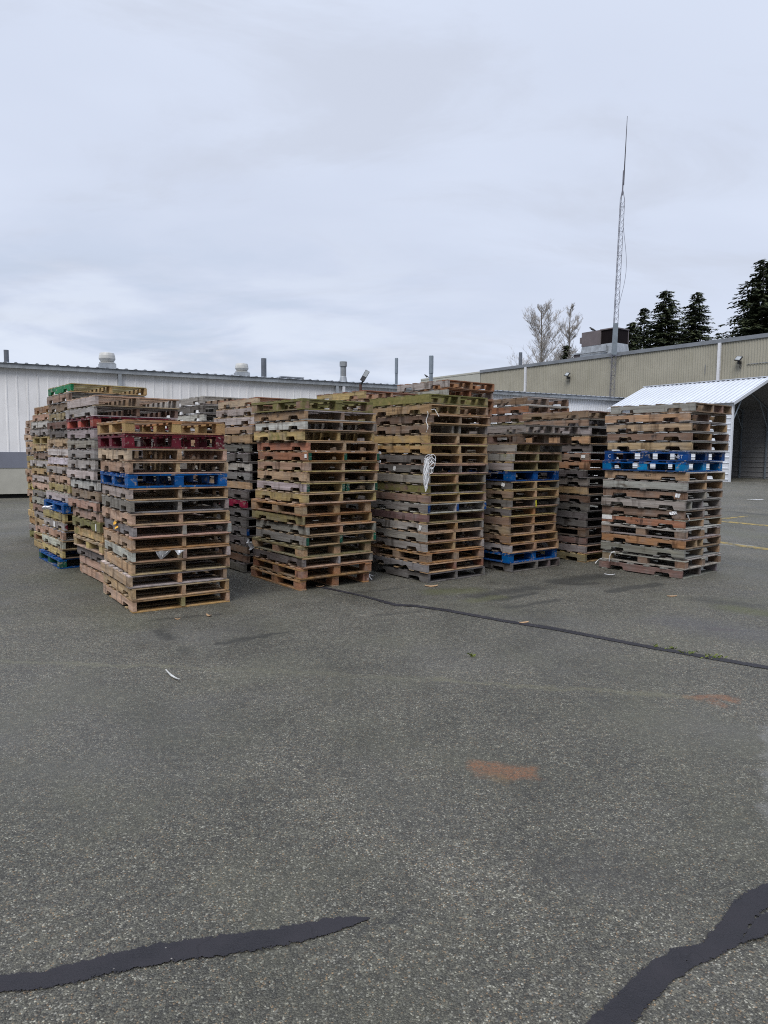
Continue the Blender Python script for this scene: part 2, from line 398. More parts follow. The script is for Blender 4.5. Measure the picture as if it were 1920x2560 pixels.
    spot(g(-10, 1654), g(420, 1666), 0.035, 0.03, (0.17, 0.165, 0.105), 0.42); spot(g(420, 1666), g(1100, 1700), 0.04, 0.04, (0.16, 0.155, 0.10), 0.28)
    spot(g(1100, 1700), g(1720, 1742), 0.035, 0.03, (0.18, 0.17, 0.10), 0.36)
    spot(g(1925, 1820), g(1945, 2080), 0.03, 0.05, (0.25, 0.25, 0.25), 0.38)
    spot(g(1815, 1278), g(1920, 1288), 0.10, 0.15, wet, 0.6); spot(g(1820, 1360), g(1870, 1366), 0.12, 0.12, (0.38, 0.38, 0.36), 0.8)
    spot(g(1815, 1330), g(1930, 1345), 0.5, 0.5, (0.07, 0.075, 0.045), 0.5)
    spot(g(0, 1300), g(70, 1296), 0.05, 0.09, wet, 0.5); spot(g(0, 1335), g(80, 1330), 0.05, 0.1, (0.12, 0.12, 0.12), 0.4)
    spot(g(900, 2330), g(1030, 2290), 0.004, 0.012, (0.02, 0.02, 0.02), 0.6, False)
    spot(g(1400, 2160), g(1600, 2200), 0.1, 0.15, (0.035, 0.033, 0.03), 0.45); spot(g(330, 1720), g(420, 1850), 0.10, 0.16, (0.05, 0.052, 0.04), 0.4)
    spot(g(920, 1920), g(1060, 2050), 0.12, 0.2, (0.045, 0.045, 0.042), 0.4)
    col = t.mix(1.0, col, (0.90, 0.89, 0.865), 'MULTIPLY')
    h = t.math('ADD', t.math('MULTIPLY', v1.outputs['Distance'], -0.9), t.math('MULTIPLY', sx.outputs[0], 0.35))
    rough = t.rng(mid, 0.3, 0.7, 0.52, 0.8)
    return t.bsdf(col, rough, 0.5, 0, h, 0.006, 0.75)
M['asphalt'] = asphalt()
def axis(vals): return sorted(set(vals))
xs = axis([-600, -300, -120, -60]+[-40+2*i for i in range(41)]+[60, 120, 300, 600])
ys = axis([-200, -80, -30]+[-10+2*i for i in range(40)]+[100, 160, 300, 900])
gm = MB()
for y in ys:
    for x in xs: gm.v.append(Vector((x, y, gz(x, y))))
nx = len(xs)
for j in range(len(ys)-1):
    for i in range(nx-1):
        a = j*nx+i; gm.f.append((a, a+1, a+nx+1, a+nx))
tag(gm.build('ground', M['asphalt'], smooth_=True), kind='structure')

def sealant_mat():
    t = NT('crack_sealant'); geo = t.node('ShaderNodeNewGeometry'); P = geo.outputs['Position']
    n = t.noise(P, 120, 4, 0.7); b = t.noise(P, 6, 4, 0.6)
    col = t.mix(t.rng(b, 0.3, 0.7), (0.015, 0.0145, 0.018), (0.025, 0.0235, 0.028))
    v = t.node('ShaderNodeTexVoronoi', voronoi_dimensions='2D'); t.put(v.inputs['Vector'], P); v.inputs['Scale'].default_value = 60
    sp_ = t.node('ShaderNodeSeparateColor'); t.l.new(v.outputs['Color'], sp_.inputs[0])
    k = t.math('MULTIPLY', t.rng(sp_.outputs[0], 0.988, 0.993), t.rng(v.outputs['Distance'], 0.2, 0.12))
    col = t.mix(t.math('MULTIPLY', k, 0.8), col, (0.30, 0.28, 0.25))
    cr = t.node('ShaderNodeTexVoronoi', feature='DISTANCE_TO_EDGE', voronoi_dimensions='2D')
    t.put(cr.inputs['Vector'], t.vmath('ADD', P, t.vmath('MULTIPLY', t.ncol(P, 9, 4), (0.15, 0.15, 0)))); cr.inputs['Scale'].default_value = 1.7
    col = t.mix(t.rng(cr.outputs['Distance'], 0.005, 0.002, 0, 0.3), col, (0.006, 0.006, 0.007))
    at = t.node('ShaderNodeAttribute', attribute_name='edge')
    k_ = t.rng(t.math('ADD', at.outputs['Fac'], t.math('ADD', t.math('MULTIPLY', t.math('SUBTRACT', t.noise(P, 120, 3, 0.7), 0.5), 1.5), t.math('MULTIPLY', t.math('SUBTRACT', t.noise(P, 28, 3, 0.6), 0.5), 1.6))), 0.38, 0.56)
    mt_ = t.bsdf(col, t.rng(b, .35, .65, .5, .8), 0.25, 0, t.math('ADD', n, t.math('MULTIPLY', b, 1.5)), 0.006, 0.8)
    tr = t.node('ShaderNodeBsdfTransparent'); mx = t.node('ShaderNodeMixShader'); out = [n for n in t.n if n.type == 'OUTPUT_MATERIAL'][0]
    t.l.new(k_, mx.inputs[0]); t.l.new(tr.outputs[0], mx.inputs[1]); t.l.new(t.b.outputs[0], mx.inputs[2]); t.l.new(mx.outputs[0], out.inputs[0]); return mt_
M['seal'] = sealant_mat()
def strip(name, up, lo, mat, lift=0.005, n=110, rag=0.0018, kind='structure'):
    """ribbon on the ground between an upper and a lower outline given as photo pixels, with ragged edges"""
    def dens(pp):
        pts = [gp(*p) for p in pp]; out = []
        for a, b in zip(pts, pts[1:]):
            for k in range(n): out.append(a.lerp(b, k/n))
        return out+[pts[-1]]
    A, B = dens(up), dens(lo); mb = MB(); ed = []
    for a, b in zip(A, B):
        wd = (a-b).length; w = min(rag, wd*0.15); ins = min(0.026, wd*0.3); d = (a-b).normalized() if wd > 1e-6 else Vector((0, 0, 0))
        a = a+d*R(-w, w); b = b+d*R(-w, w)
        for p, e in ((a+d*ins*.5, 0), (a-d*ins*.6, 1), (b+d*ins*.6, 1), (b-d*ins*.5, 0)):
            mb.v.append(Vector((p.x, p.y, gz(p.x, p.y)+lift))); ed.append(float(e))
    for k in range(len(A)-1):
        for q in range(3): mb.f.append((4*k+q, 4*k+q+1, 4*k+q+5, 4*k+q+4))
    o = mb.build(name, mat); o.data.attributes.new('edge', 'FLOAT', 'POINT').data.foreach_set('value', ed)
    return tag(o, kind=kind)
strip('crack_sealant', [(-30, 2446), (120, 2428), (290, 2382), (420, 2358), (560, 2340), (700, 2322), (830, 2296), (888, 2293), (925, 2296)],
      [(-30, 2486), (140, 2470), (300, 2432), (420, 2408), (560, 2392), (700, 2368), (810, 2342), (876, 2319), (925, 2299)], M['seal'])
strip('crack_sealant', [(1462, 2570), (1520, 2508), (1590, 2442), (1625, 2408), (1690, 2372), (1748, 2364), (1800, 2310), (1835, 2252), (1860, 2234), (1935, 2202)],
      [(1574, 2570), (1630, 2510), (1680, 2458), (1735, 2420), (1790, 2398), (1850, 2362), (1870, 2330), (1893, 2294), (1905, 2280), (1935, 2268)], M['seal'], rag=0.002)
strip('crack_sealant', [(1868, 2335), (1893, 2296), (1935, 2278)], [(1848, 2364), (1890, 2352), (1935, 2336)], M['seal'], lift=0.009)
strip('crack_sealant', [(780, 1461), (905, 1488), (990, 1510), (1040, 1513), (1120, 1524), (1260, 1550), (1380, 1568), (1500, 1591), (1640, 1618), (1780, 1642), (1860, 1656), (1940, 1669)],
      [(774, 1464), (905, 1492), (986, 1515), (1040, 1518), (1120, 1530), (1260, 1556), (1380, 1575), (1500, 1598), (1640, 1625), (1780, 1650), (1860, 1664), (1940, 1677)], M['seal'], rag=0.003)
M['yline'] = None
def yl():
    t = NT('worn_yellow_paint'); geo = t.node('ShaderNodeNewGeometry'); n = t.noise(geo.outputs['Position'], 9, 5, 0.7)
    return t.bsdf(t.mix(t.rng(n, 0.42, 0.6), (0.25, 0.185, 0.06), (0.09, 0.085, 0.065)), 0.8, 0.2)
M['yline'] = yl()
strip('yellow_line', [(1800, 1302), (1960, 1317)], [(1800, 1305), (1960, 1320)], M['yline'], rag=0.01)
strip('yellow_line', [(1800, 1296), (1870, 1290)], [(1800, 1299), (1870, 1292)], M['yline'], rag=0.01)
strip('yellow_line', [(1800, 1354), (1860, 1364), (1960, 1376)], [(1800, 1358), (1860, 1368), (1960, 1381)], M['yline'], rag=0.015)

# ------------------------------------------------------------------ pallets
PL, PW, PH = 1.219, 1.016, 0.128          # stringers run along local x, deck boards along local y
ZB0, ZB1, ZT0, ZT1 = 0.0, 0.015, 0.1105, 0.1265
def stringer_mesh(i, notched, broken=False):
    z0, z1 = ZB1+0.0005, ZT0-0.0005; hgt = z1-z0
    j = lambda a=0.0015: R(-a, a)
    bot = []
    x0, x1 = -PL/2+R(0, .004), PL/2-R(0, .004)
    if notched:
        nd = hgt*R(0.40, 0.52); r = R(0.012, 0.035)
        for cx in (-PL/2+0.262+R(-.02, .02), PL/2-0.262+R(-.02, .02)):
            w = R(0.20, 0.235)
            bot += [(cx-w/2+j(), z0), (cx-w/2+0.006+j(), z0+nd-r), (cx-w/2+0.006+r*0.3, z0+nd-r*0.3), (cx-w/2+r+0.006, z0+nd+j()),
                    (cx, z0+nd+j(.002)), (cx+w/2-r-0.006, z0+nd+j()), (cx+w/2-0.006-r*0.3, z0+nd-r*0.3), (cx+w/2-0.006, z0+nd-r+j()), (cx+w/2+j(), z0)]
    top = [(x1+j(), z1), (0.3, z1+j(.0004)), (-0.2, z1+j(.0004)), (x0+j(), z1)]
    if broken:
        bot = [(x0+0.34, z0), (x0+0.40, z0+hgt*0.55), (x0+0.47, z0+hgt*0.3), (x0+0.55, z0+hgt*0.42)]+bot[9:]
        bot = [(x0+0.26, z0)]+bot
    pts = [(x0+j(), z0)]+bot+[(x1+j(), z0), (x1+j(.003), (z0+z1)/2)]+top+[(x0+j(.003), (z0+z1)/2)]
    return MB().prism(pts, -0.019, 0.019, 0.001).mesh('stringer')
def boards(total, n, lead, inner):
    """centres and widths of deck boards along x"""
    out = [(-total/2+lead/2, lead)]
    span = total-2*lead; k = n-2
    for q in range(k):
        out.append((-span/2+span*(q+0.5)/k+R(-.012, .012), inner*R(0.8, 1.12)))
    out.append((total/2-lead/2, lead)); return out
def deck_mesh(name, z0, z1, n, lead=0.135, inner=0.09, chips=0.12, drop=0.0):
    mb = MB()
    for q, (cx, w) in enumerate(boards(PL-0.004, n, lead*R(.9, 1.05), inner)):
        if 0 < q < n-1 and random.random() < drop: continue
        ch = (R(0.55, 0.9), R(0.5, 0.8)) if random.random() < chips and 0 < q else None
        e = R(0.0, 0.008)
        mb.plank('y', -PW/2+e, PW/2-R(0, .008), cx-w/2, cx+w/2, z0+R(0, .0015), z1-R(0, .0025), 6, 0.005, 0.0012, ch)
    return mb.mesh(name)
NV = 7
STR_N = [stringer_mesh(i, True) for i in range(NV)]; STR_P = [stringer_mesh(i, False) for i in range(4)]
STR_B = stringer_mesh(0, True, True)
TOP = [deck_mesh('top_deck', ZT0, ZT1, 7 if i % 2 else 6, drop=0.04) for i in range(NV)]
BOT = [deck_mesh('bottom_deck', ZB0, ZB1, 5 if i % 3 else 4, drop=0.1) for i in range(NV)]
BH0, BH1 = 0.0155, 0.0935
CROSS = [MB().plank('x', -PL/2+.002, PL/2-.002, -0.048, 0.048, BH1+0.0005, ZT0-0.0005, 8, 0.003).mesh('cross_board') for i in range(3)]
BLK = [MB().box(-0.068, 0.068, -0.045, 0.045, BH0, BH1, None, 0.002).mesh('block') for i in range(4)]
def perim():
    mb = MB()
    for sx in (-1, 1): mb.plank('y', -PW/2, PW/2, sx*(PL/2-0.055)-0.053, sx*(PL/2-0.055)+0.053, ZB0, ZB1, 6)
    for sy in (-1, 0, 1): mb.plank('x', -PL/2+0.112, PL/2-0.112, sy*(PW/2-0.05)-0.046, sy*(PW/2-0.05)+0.046, ZB0, ZB1-.0005, 6)
    return mb.mesh('bottom_deck')
def skids():
    mb = MB()
    for sy in (-1, 0, 1): mb.plank('x', -PL/2, PL/2, sy*(PW/2-0.05)-0.046, sy*(PW/2-0.05)+0.046, ZB0, ZB1-.0005, 6)
    return mb.mesh('bottom_deck')
PERIM, SKIDS = perim(), skids()
ENDCAP = MB().box(-0.0025, 0.001, -0.019, 0.019, ZB1+.003, ZT0-.003, None, 0.001).mesh('painted_end')
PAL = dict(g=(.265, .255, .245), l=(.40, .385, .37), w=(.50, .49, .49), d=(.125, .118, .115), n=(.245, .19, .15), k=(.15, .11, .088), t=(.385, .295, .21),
           y=(.43, .355, .215), p=(.43, .335, .265), r=(.31, .195, .14), o=(.40, .27, .17), m=(.24, .215, .135), v=(.185, .135, .125),
           B=(.008, .078, .275), D=(.010, .048, .18), A=(.008, .18, .43), C=(.125, .014, .022), S=(.42, .115, .085), G=(.018, .22, .09), X=(.46, .31, .155),
           E=(.014, .085, .055), H=(.23, .024, .05))
LOOK = dict(g='weathered grey', l='pale grey', w='whitish grey', d='dark grey', n='brown', k='dark brown', t='tan', y='yellowish tan', p='pinkish tan', r='reddish brown',
            o='orange-tan', m='olive brown', v='purplish brown', B='blue painted', D='dark blue painted', A='bright blue painted', C='dark crimson painted', S='salmon red',
            G='green painted', X='tan', E='dark green', H='crimson-sided')
VIVID = set('BDACSGEH')
ORD = ['topmost', 'second', 'third', 'fourth', 'fifth', 'sixth', 'seventh', 'eighth', 'ninth', 'tenth', 'eleventh', 'twelfth', 'thirteenth', 'fourteenth', 'fifteenth',
       'sixteenth', 'seventeenth', 'eighteenth', 'nineteenth', 'twentieth', 'twenty-first', 'twenty-second']
GROUP = 'stacked wooden pallets'
def jit(c, a=0.20):
    b = R(1-a, 1+a); return tuple(max(0.003, x*b*R(0.95, 1.05)) for x in c)
def part(mesh, mats, root, col, moss, loc, name, label=None):
    key = mesh.name+mats
    me = CACHE.get(key)
    if me is None:
        me = mesh.copy(); me.materials.clear(); me.materials.append(M[mats]); CACHE[key] = me
    o = bpy.data.objects.new(name, me); COL.objects.link(o); o.parent = root; o.location = loc
    o.color = (*jit(col), moss)
    if label: o['label'] = label
    return o
CACHE = {}
PALLETS = {}
def pallet(loc, yaw, h, spec, label):
    """spec: kind (n notched, p plain, b block, k block on skids, x broken), side colour, deck colour, end colour, moss"""
    kind, sc_, dc, ec, moss = spec
    root = empty('pallet', loc, yaw); root.scale = (1, 1, h/PH)
    root.rotation_euler = (R(-.0012, .0012), R(-.0012, .0012), yaw)
    tag(root, label, 'pallet', GROUP)
    def mt(code, ax): return ('p' if code in VIVID else 'w')+ax
    i = random.randrange(NV)
    if kind in 'npx':
        for q, y in enumerate((PW/2-0.0205, R(-.02, .02), -PW/2+0.0205)):
            bank = STR_P if kind == 'p' else STR_N
            me = random.choice(bank)
            if kind == 'x' and q == 0: me = STR_B
            e2 = dc if ec in VIVID and dc not in VIVID else ec
            cd = sc_ if q == 0 else (e2 if q == 1 else random.choice(sc_+e2))
            if e2 != ec: part(ENDCAP, 'px', root, PAL[ec], 0, (-PL/2-0.002, y, 0), 'painted_end', f'{LOOK[ec]} stringer end')
            lab = f'{LOOK[cd]} stringer' if cd in VIVID and dc not in VIVID else None
            part(me, mt(cd, 'x'), root, PAL[cd], moss*(1 if q == 0 else 0.8), (R(-.006, .006), y, 0), 'stringer', lab)
        if random.random() < 0.12:
            part(random.choice(STR_P), mt(ec, 'x'), root, PAL[ec], moss*.5, (0.005, R(-.32, .32), 0), 'stringer')
        part(TOP[i], mt(dc, 'y'), root, PAL[dc], moss, (0, 0, 0), 'top_deck')
        part(random.choice(BOT), mt(dc, 'y'), root, PAL[dc], moss*.8, (0, 0, 0), 'bottom_deck')
    else:
        for q, y in enumerate((PW/2-0.0485, 0, -PW/2+0.0485)):
            part(random.choice(CROSS), mt(dc, 'x'), root, PAL[dc], moss, (0, y, 0), 'cross_board')
            for x in (-PL/2+0.0715, R(-.01, .01), PL/2-0.0715):
                bm = 'osb' if sc_ == 'X' else mt(sc_, 'x')
                part(random.choice(BLK), bm, root, PAL[sc_], moss, (x, y, 0), 'block')
        part(TOP[i], mt(dc, 'y'), root, PAL[dc], moss, (0, 0, 0), 'top_deck')
        part(SKIDS if kind == 'k' else PERIM, mt(dc, 'x'), root, PAL[dc], moss, (0, 0, 0), 'bottom_deck')
    return root

YAW = 0.662                                          # right-hand faces run along (cos, sin) of this
def stack(key, name, base, top_px, specs, xs=None, yaw=YAW, H=None, jx=0.018, lean=(0, 0), yaws=None, wts=None):
    """base: ground point of the near corner; top_px: photo pixel of the near top corner; specs from the top down"""
    if H is None:
        r = ray(*top_px); t = math.hypot(*base)/math.hypot(r.x, r.y); H = CH+r.z*t
    n = len(specs); w = []
    for sp_ in specs: w.append(1.09 if sp_[0] in 'bk' else R(0.955, 1.03))
    if wts:
        for i, q in wts.items(): w[i] *= q
    tot = sum(w); z = H
    out = []
    for k, sp_ in enumerate(specs):
        f = sp_.split('.')
        cds = f[0]; kind, sc_ = cds[0], cds[1]
        dc = cds[2] if len(cds) > 2 else sc_; ec = cds[3] if len(cds) > 3 else dc
        if dc == 't': dc = random.choice('lgnl' if key == 'S6' else 'ttyoplt')
        moss = int(f[1])/10 if len(f) > 1 else R(0.0, 0.22)
        h = H*w[k]/tot; z -= h; zm = z+h*0.5
        bx, by = base[0]+lean[0]*zm/H, base[1]+lean[1]*zm/H
        if xs and xs[k]:
            r = ray(xs[k], 1128-(zm-CH)/by*FPX); bx = r.x/r.y*by
        else: bx += R(-jx, jx); by += R(-jx, jx)
        by += R(-.012, .012)
        yw = yaw+R(-.016, .016)+(yaws or {}).get(k, 0)
        u = Vector((math.cos(yw), math.sin(yw))); v = Vector((-u.y, u.x))
        c_ = Vector((bx, by))+u*PW/2+v*PL/2
        kn = {'n': 'notched', 'p': 'plain-sided', 'b': 'block', 'k': 'block', 'x': 'split notched'}[kind]
        look = LOOK[sc_]
        if sc_ == 'X': look = 'particleboard'
        if moss >= 0.5: look = 'mossy '+look
        out.append([kind, sc_, dc, ec, moss, Vector((c_.x, c_.y, z+0.001)), yw+math.pi/2, h-0.0015, f'{look} {kn}'])
    looks = [o[8] for o in out]; roots = []
    for k, o in enumerate(out):
        if looks.count(o[8]) == 1 and o[1] in VIVID: lab = f'{o[8]} pallet in {name}'
        else:
            lab = f'{o[8]} pallet, '+('topmost in ' if k == 0 else 'lowest in ' if k == n-1 else f'{ORD[k]} from top in ')+name
        if len(lab.split()) > 15: lab = lab.replace('weathered ', '').replace('split notched', 'split')
        roots.append(pallet(o[5]+Vector((0, 0, gz(*base))), o[6], o[7], (o[0], o[1], o[2], o[3], o[4]), lab))
    PALLETS[key] = (roots, out)
    return roots
def sp_(s_): return s_.split()
ST = {}
ST['S1'] = stack('S1', 'the frontmost stack', (-2.49, 6.77), (312, 1047),
    sp_('bXo.1 bCC.0 nptt.0 nptt.0 bBB.0 nltt.1 nggg.0 nptt.0 ngtg.0 nptt.1 nltn.1 pttt.0 pptt.1 nttt.3 nptm.4'),
    [312, 310.6, 319.6, 322, 319.6, 323, 325.6, 329.7, 333, 327, 330, 328, 322, 329, 331.6], yaw=0.60, wts={1: 1.06})
ST['S2'] = stack('S2', 'the stack where the sealant line ends', (-0.985, 7.95), (757, 994),
    sp_('bnm.8 nttn.2 nwtg.2 nyty.6 nrtt.1 nrtE.1 nptt.1 nptt.1 nltE.2 nytt.3 btt.5 nmtt.5 ngtt.1 ngtE.1 btm.5 ndtg.1 brt.0 kro.1'),
    [756, 763, 762, 756, 769, 771, 772, 767, 766, 766, 751, 755, 767, 765, 752, 759, 752, 748])
ST['S3'] = stack('S3', 'the stack hung with white twine', (0.55, 8.49), (1077, 983),
    sp_('pymm.9 nttm.4 nktn.2 nntg.1 pytt.3 nott.1 ndtt.0 ndtg.2 pgtt.2 pktt.8 pntt.3 ngtD.1 pvtt.1 ngto.2 ngtt.0 ngtt.0 bno.0 xgtr.2 nddd.1'),
    [1072, 1073, 1079, 1072, 1071, 1073, 1076, 1075, 1070, 1071, 1071, 1069, 1067, 1064, 1064, 1064, 1066, 1067, 1070])
ST['S4'] = stack('S4', 'the stack with a blue near-bottom pallet', (1.73, 9.29), (1308, 1060),
    sp_('ngdg.2 bkk.2 pgtm.5 pgtm.5 pgtm.4 bBD.0 ndtt.0 nntt.0 ndtd.0 ndto.0 pnoo.0 nntt.0 nntt.0 nltt.0 bBB.0 nddd.1'),
    [1309, 1300, 1287, 1282, 1280, 1278, 1279, 1278, 1278, 1275, 1273, 1272, 1273, 1276, 1274, 1279], yaws={0: -.16, 1: -.08})
ST['S5'] = stack('S5', 'the dark stack beside the rightmost one', (3.0, 10.24), (1469, 1025),
    sp_('nnnn.1 nngg.0 nggd.0 nttd.0 nddd.0 nnrd.0 nrrd.0 ndgd.0 ngdd.0 pttd.0 nkdd.0 nddd.0 pddd.0 pddd.0 bkk.0 pvdd.0 pgtm.3 nmtm.4'),
    [1469, 1469, 1475, 1472, 1478, 1474, 1472, 1466, 1470, 1469, 1472, 1471, 1467, 1465, 1464, 1465, 1464, 1462])
ST['S6'] = stack('S6', 'the rightmost stack', (3.85, 8.89), (1737, 1004),
    sp_('ngnn.0 nttn.0 nptt.0 nntt.0 nttn.0 bDD.0 bAB.0 nttt.0 pltt.0 nngg.1 ngtg.0 nnng.3 nrtt.0 bntt.0 nrtt.0 nggt.0 bntt.0 nvgg.0'),
    [1737, 1725, 1728, 1729, 1731, 1721, 1715, 1722, 1717, 1719, 1711, 1712, 1712, 1712, 1710, 1710, 1713, 1703], yaw=0.69)
ST['S7'] = stack('S7', 'the stack right behind the frontmost one', (-3.31, 8.15), (239, 986),
    sp_('pltn.4 nltn.4 bSC.0 nggg.0 nggg.0 nggn.0 nlgg.0 nwgg.1 nwdg.0 nnnn.1 npgn.0 nptt.0 xmmm.7 pytt.6 bytt.3 nddd.0 pptt.0 pprr.0'),
    [239, 235, 233, 236, 237, 236, 236, 235, 244, 249, 242, 250, 250, 257, 255, 264, 268, 270])
ST['S8'] = stack('S8', 'the green-topped stack', (-4.28, 9.3), (177, 957),
    sp_('nGyy.1 nngn.1 nntn.4 nmgn.4 nkgn.4 ndgg.0 nptn.0 pwtm.1 pwtm.1 nltm.5 npnn.0 nytn.2 nltt.0 bBB.0 pytt.2 nltC.0 nptr.0 nltg.0 nynn.4 bEB.3'),
    [177, 173, 179, 178, 172, 179, 175, 171, 172, 174, 176, 173, 170, 160, 162, 160, 157, 157, 155, 149])
ST['S9'] = stack('S9', 'the stack behind the green-topped one', (-5.02, 10.57), (122, 1010),
    sp_('nrtt.0 nptt.0 nwgg.0 ngdd.1 byyt.2 nytt.1 nngg.0 nlmm.3 nymm.5 nlnn.0 npnn.0 ngmm.4 nlgg.0 nnnn.0 nggg.0 nttt.0 nptt.0 brtt.0 pymm.5'),
    [128, 127, 122, 120, 122, 124, 125, 122, 123, 123, 124, 124, 123, 126, 128, 129, 130, 130, 130])
ST['S10'] = stack('S10', 'the leftmost stack', (-5.80, 11.78), (85, 1046),
    sp_('nptt.0 nptt.1 nptt.0 ntnn.0 nntt.0 pmtt.4 nymm.5 nptt.0 nrtt.0 nytt.3 nptt.0 nott.0 pyyt.2 pyyt.2 pott.0 ngtt.1 nmmm.8'))
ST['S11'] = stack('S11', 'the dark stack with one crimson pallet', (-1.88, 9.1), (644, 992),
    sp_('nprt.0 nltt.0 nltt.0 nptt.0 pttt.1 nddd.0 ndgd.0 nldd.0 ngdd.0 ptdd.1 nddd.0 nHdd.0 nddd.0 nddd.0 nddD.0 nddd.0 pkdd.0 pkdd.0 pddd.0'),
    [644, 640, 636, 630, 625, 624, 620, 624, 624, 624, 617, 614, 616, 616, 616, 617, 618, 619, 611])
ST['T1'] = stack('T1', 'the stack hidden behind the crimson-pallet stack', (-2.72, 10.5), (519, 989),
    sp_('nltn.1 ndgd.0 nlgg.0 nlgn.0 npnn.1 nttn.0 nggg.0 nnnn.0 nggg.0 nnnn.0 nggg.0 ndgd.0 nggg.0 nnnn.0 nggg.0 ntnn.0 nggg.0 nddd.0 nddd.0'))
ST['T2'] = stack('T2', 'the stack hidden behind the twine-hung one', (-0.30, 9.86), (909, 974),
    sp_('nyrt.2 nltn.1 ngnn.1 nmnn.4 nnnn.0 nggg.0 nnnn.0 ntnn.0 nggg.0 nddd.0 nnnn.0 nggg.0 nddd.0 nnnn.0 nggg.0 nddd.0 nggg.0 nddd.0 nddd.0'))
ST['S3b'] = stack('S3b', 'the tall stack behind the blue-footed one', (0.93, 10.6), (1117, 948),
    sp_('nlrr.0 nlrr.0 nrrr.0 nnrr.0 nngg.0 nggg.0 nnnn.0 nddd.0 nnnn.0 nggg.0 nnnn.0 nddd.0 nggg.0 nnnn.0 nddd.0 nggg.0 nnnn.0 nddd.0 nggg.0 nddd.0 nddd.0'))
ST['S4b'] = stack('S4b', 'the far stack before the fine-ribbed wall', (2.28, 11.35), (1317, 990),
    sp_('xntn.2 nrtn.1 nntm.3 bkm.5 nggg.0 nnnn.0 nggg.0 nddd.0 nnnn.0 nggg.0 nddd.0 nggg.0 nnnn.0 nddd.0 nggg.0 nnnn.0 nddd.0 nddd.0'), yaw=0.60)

# marks, labels and scraps on the pallets (local x from -PL/2 at the near corner, y = -PW/2 is the side stringer)
# ------------------------------------------------------------------ white warehouse behind
A1 = Vector((-12.34, 22.6)); d1 = Vector((0.8907, 0.4548)); A1 = A1-d1*18.0
ang1 = math.atan2(d1.y, d1.x); H1 = 4.36
def s1(px, py=960): return hit(px, py, A1, d1)
wh = empty('white_warehouse', (A1.x, A1.y, 0), ang1)
tag(wh, 'long low white metal warehouse with ribbed walls, behind the pallet stacks', 'building')
sa = s1(858)[0]; sb = 47.2
zb1 = s1(40, 1130)[1]; zb0 = s1(40, 1170)[1]
MB().slab(ribs(0, sa, 0.305, 0.014, 0.07, 0.035), (zb1, H1-0.16, 0.2)).build('wall', M['wall_white'], wh)
MB().slab(ribs(sa+0.01, sb, 0.152, 0.028, 0.07, 0.03), (0.3, H1-0.16, 0.2)).build('wall', M['wall_fine'], wh)['label'] = 'finely ribbed bluish white wall section'
MB().box(0, sa, -0.05, 0.2, zb0+.003, zb1-.003).build('band', M['band'], wh)['label'] = 'slate blue horizontal band'
MB().box(0, sa, -0.035, 0.2, 0.14, zb0).build('skirt', M['skirt'], wh)
MB().box(0, sb, 0.06, 0.2, -0.1, 0.137).build('base_gap', M['void'], wh)  # black filler: shade of the gap under the wall, put into its colour
MB().box(-0.03, 0.0, 0.0, 14, 0, H1-0.2).build('wall', M['wall_white'], wh); MB().box(sb, sb+0.03, 0.0, 14, 0, H1-0.2).build('wall', M['wall_white'], wh)
mb = MB(); mb.box(0, sb, -0.14, 0.02, H1-0.155, H1-0.02); mb.box(0, sb, -0.16, -0.14, H1-0.165, H1-0.035)
mb.build('gutter', M['zinc'], wh)
# ribbed roof sheet: the rib ends show as teeth above the gutter
mb = MB(); x = 0.15; sl = 0.055
prof = [(0.0, 0.0)]
while x < sb-0.1:
    prof += [(x-0.06, 0.0), (x-0.028, 0.034), (x+0.028, 0.034), (x+0.06, 0.0)]; x += 0.305
prof.append((sb, 0.0)); n_ = len(prof)
for (yy, dz) in ((-0.2, 0.0), (14.0, 14.2*sl)):
    for (x_, z_) in prof: mb.v.append(Vector((x_, yy, H1-0.012+z_+dz)))
    for (x_, z_) in prof: mb.v.append(Vector((x_, yy, H1-0.018+dz-0.0)))
for k in range(n_-1):
    mb.f.append((k, k+1, 2*n_+k+1, 2*n_+k)); mb.f.append((n_+k+1, n_+k, 3*n_+k, 3*n_+k+1)); mb.f.append((k+1, k, n_+k, n_+k+1))
mb.build('roof', M['roof1'], wh)
def spout1(px, col='zinc', w=0.11):
    x = s1(px)[0]; mb = MB(); mb.box(x-w/2, x+w/2, -0.15, -0.04, 0.2, H1-0.17); mb.build('downspout', M[col], wh)
spout1(299); spout1(840); spout1(856, 'spout'); 
def onroof(px, py0, dy=1.0):
    """ground position of a thing standing on the warehouse roof dy behind the eave"""
    r = ray(px, py0); A = A1+Vector((-d1.y, d1.x))*dy
    s_, z_ = hit(px, py0, A, d1); p = A+d1*s_
    return p, z_, H1+dy*sl
def mushroom(px, ptop, wpx, label):
    p, zt, zr = onroof(px, ptop, 1.0); sc = (p.length)/FPX; r = wpx*sc/2; zr += 0.0
    root = empty('roof_ventilator', (p.x, p.y, zr), ang1); tag(root, label, 'roof vent', 'mushroom roof ventilators')
    h = zt-zr; MB().box(-r*0.98, r*0.98, -r*0.98, r*0.98, -0.02, h*0.34).build('curb', M['zinc'], root)
    MB().lathe([(r*0.9, h*.34), (r*0.98, h*.38), (r*0.98, h*.42), (r*0.72, h*.44), (r*.72, h*.46), (r*0.80, h*0.47), (r*0.98, h*.60), (r*0.98, h*.615)], n=32).build('base_cone', M['vent'], root, smooth_=False)
    MB().lathe([(r*1.0, h*.62), (r*1.0, h*.66), (r*0.96, h*0.80), (r*0.86, h*.95), (r*0.5, h*0.99), (r*.1, h)], n=32).build('cowl', M['vent'], root)
mushroom(267, 881, 36, 'larger pale mushroom roof vent, left along the warehouse roof edge')
mushroom(604, 908, 32, 'smaller pale mushroom roof vent beside the thick dark pipe')
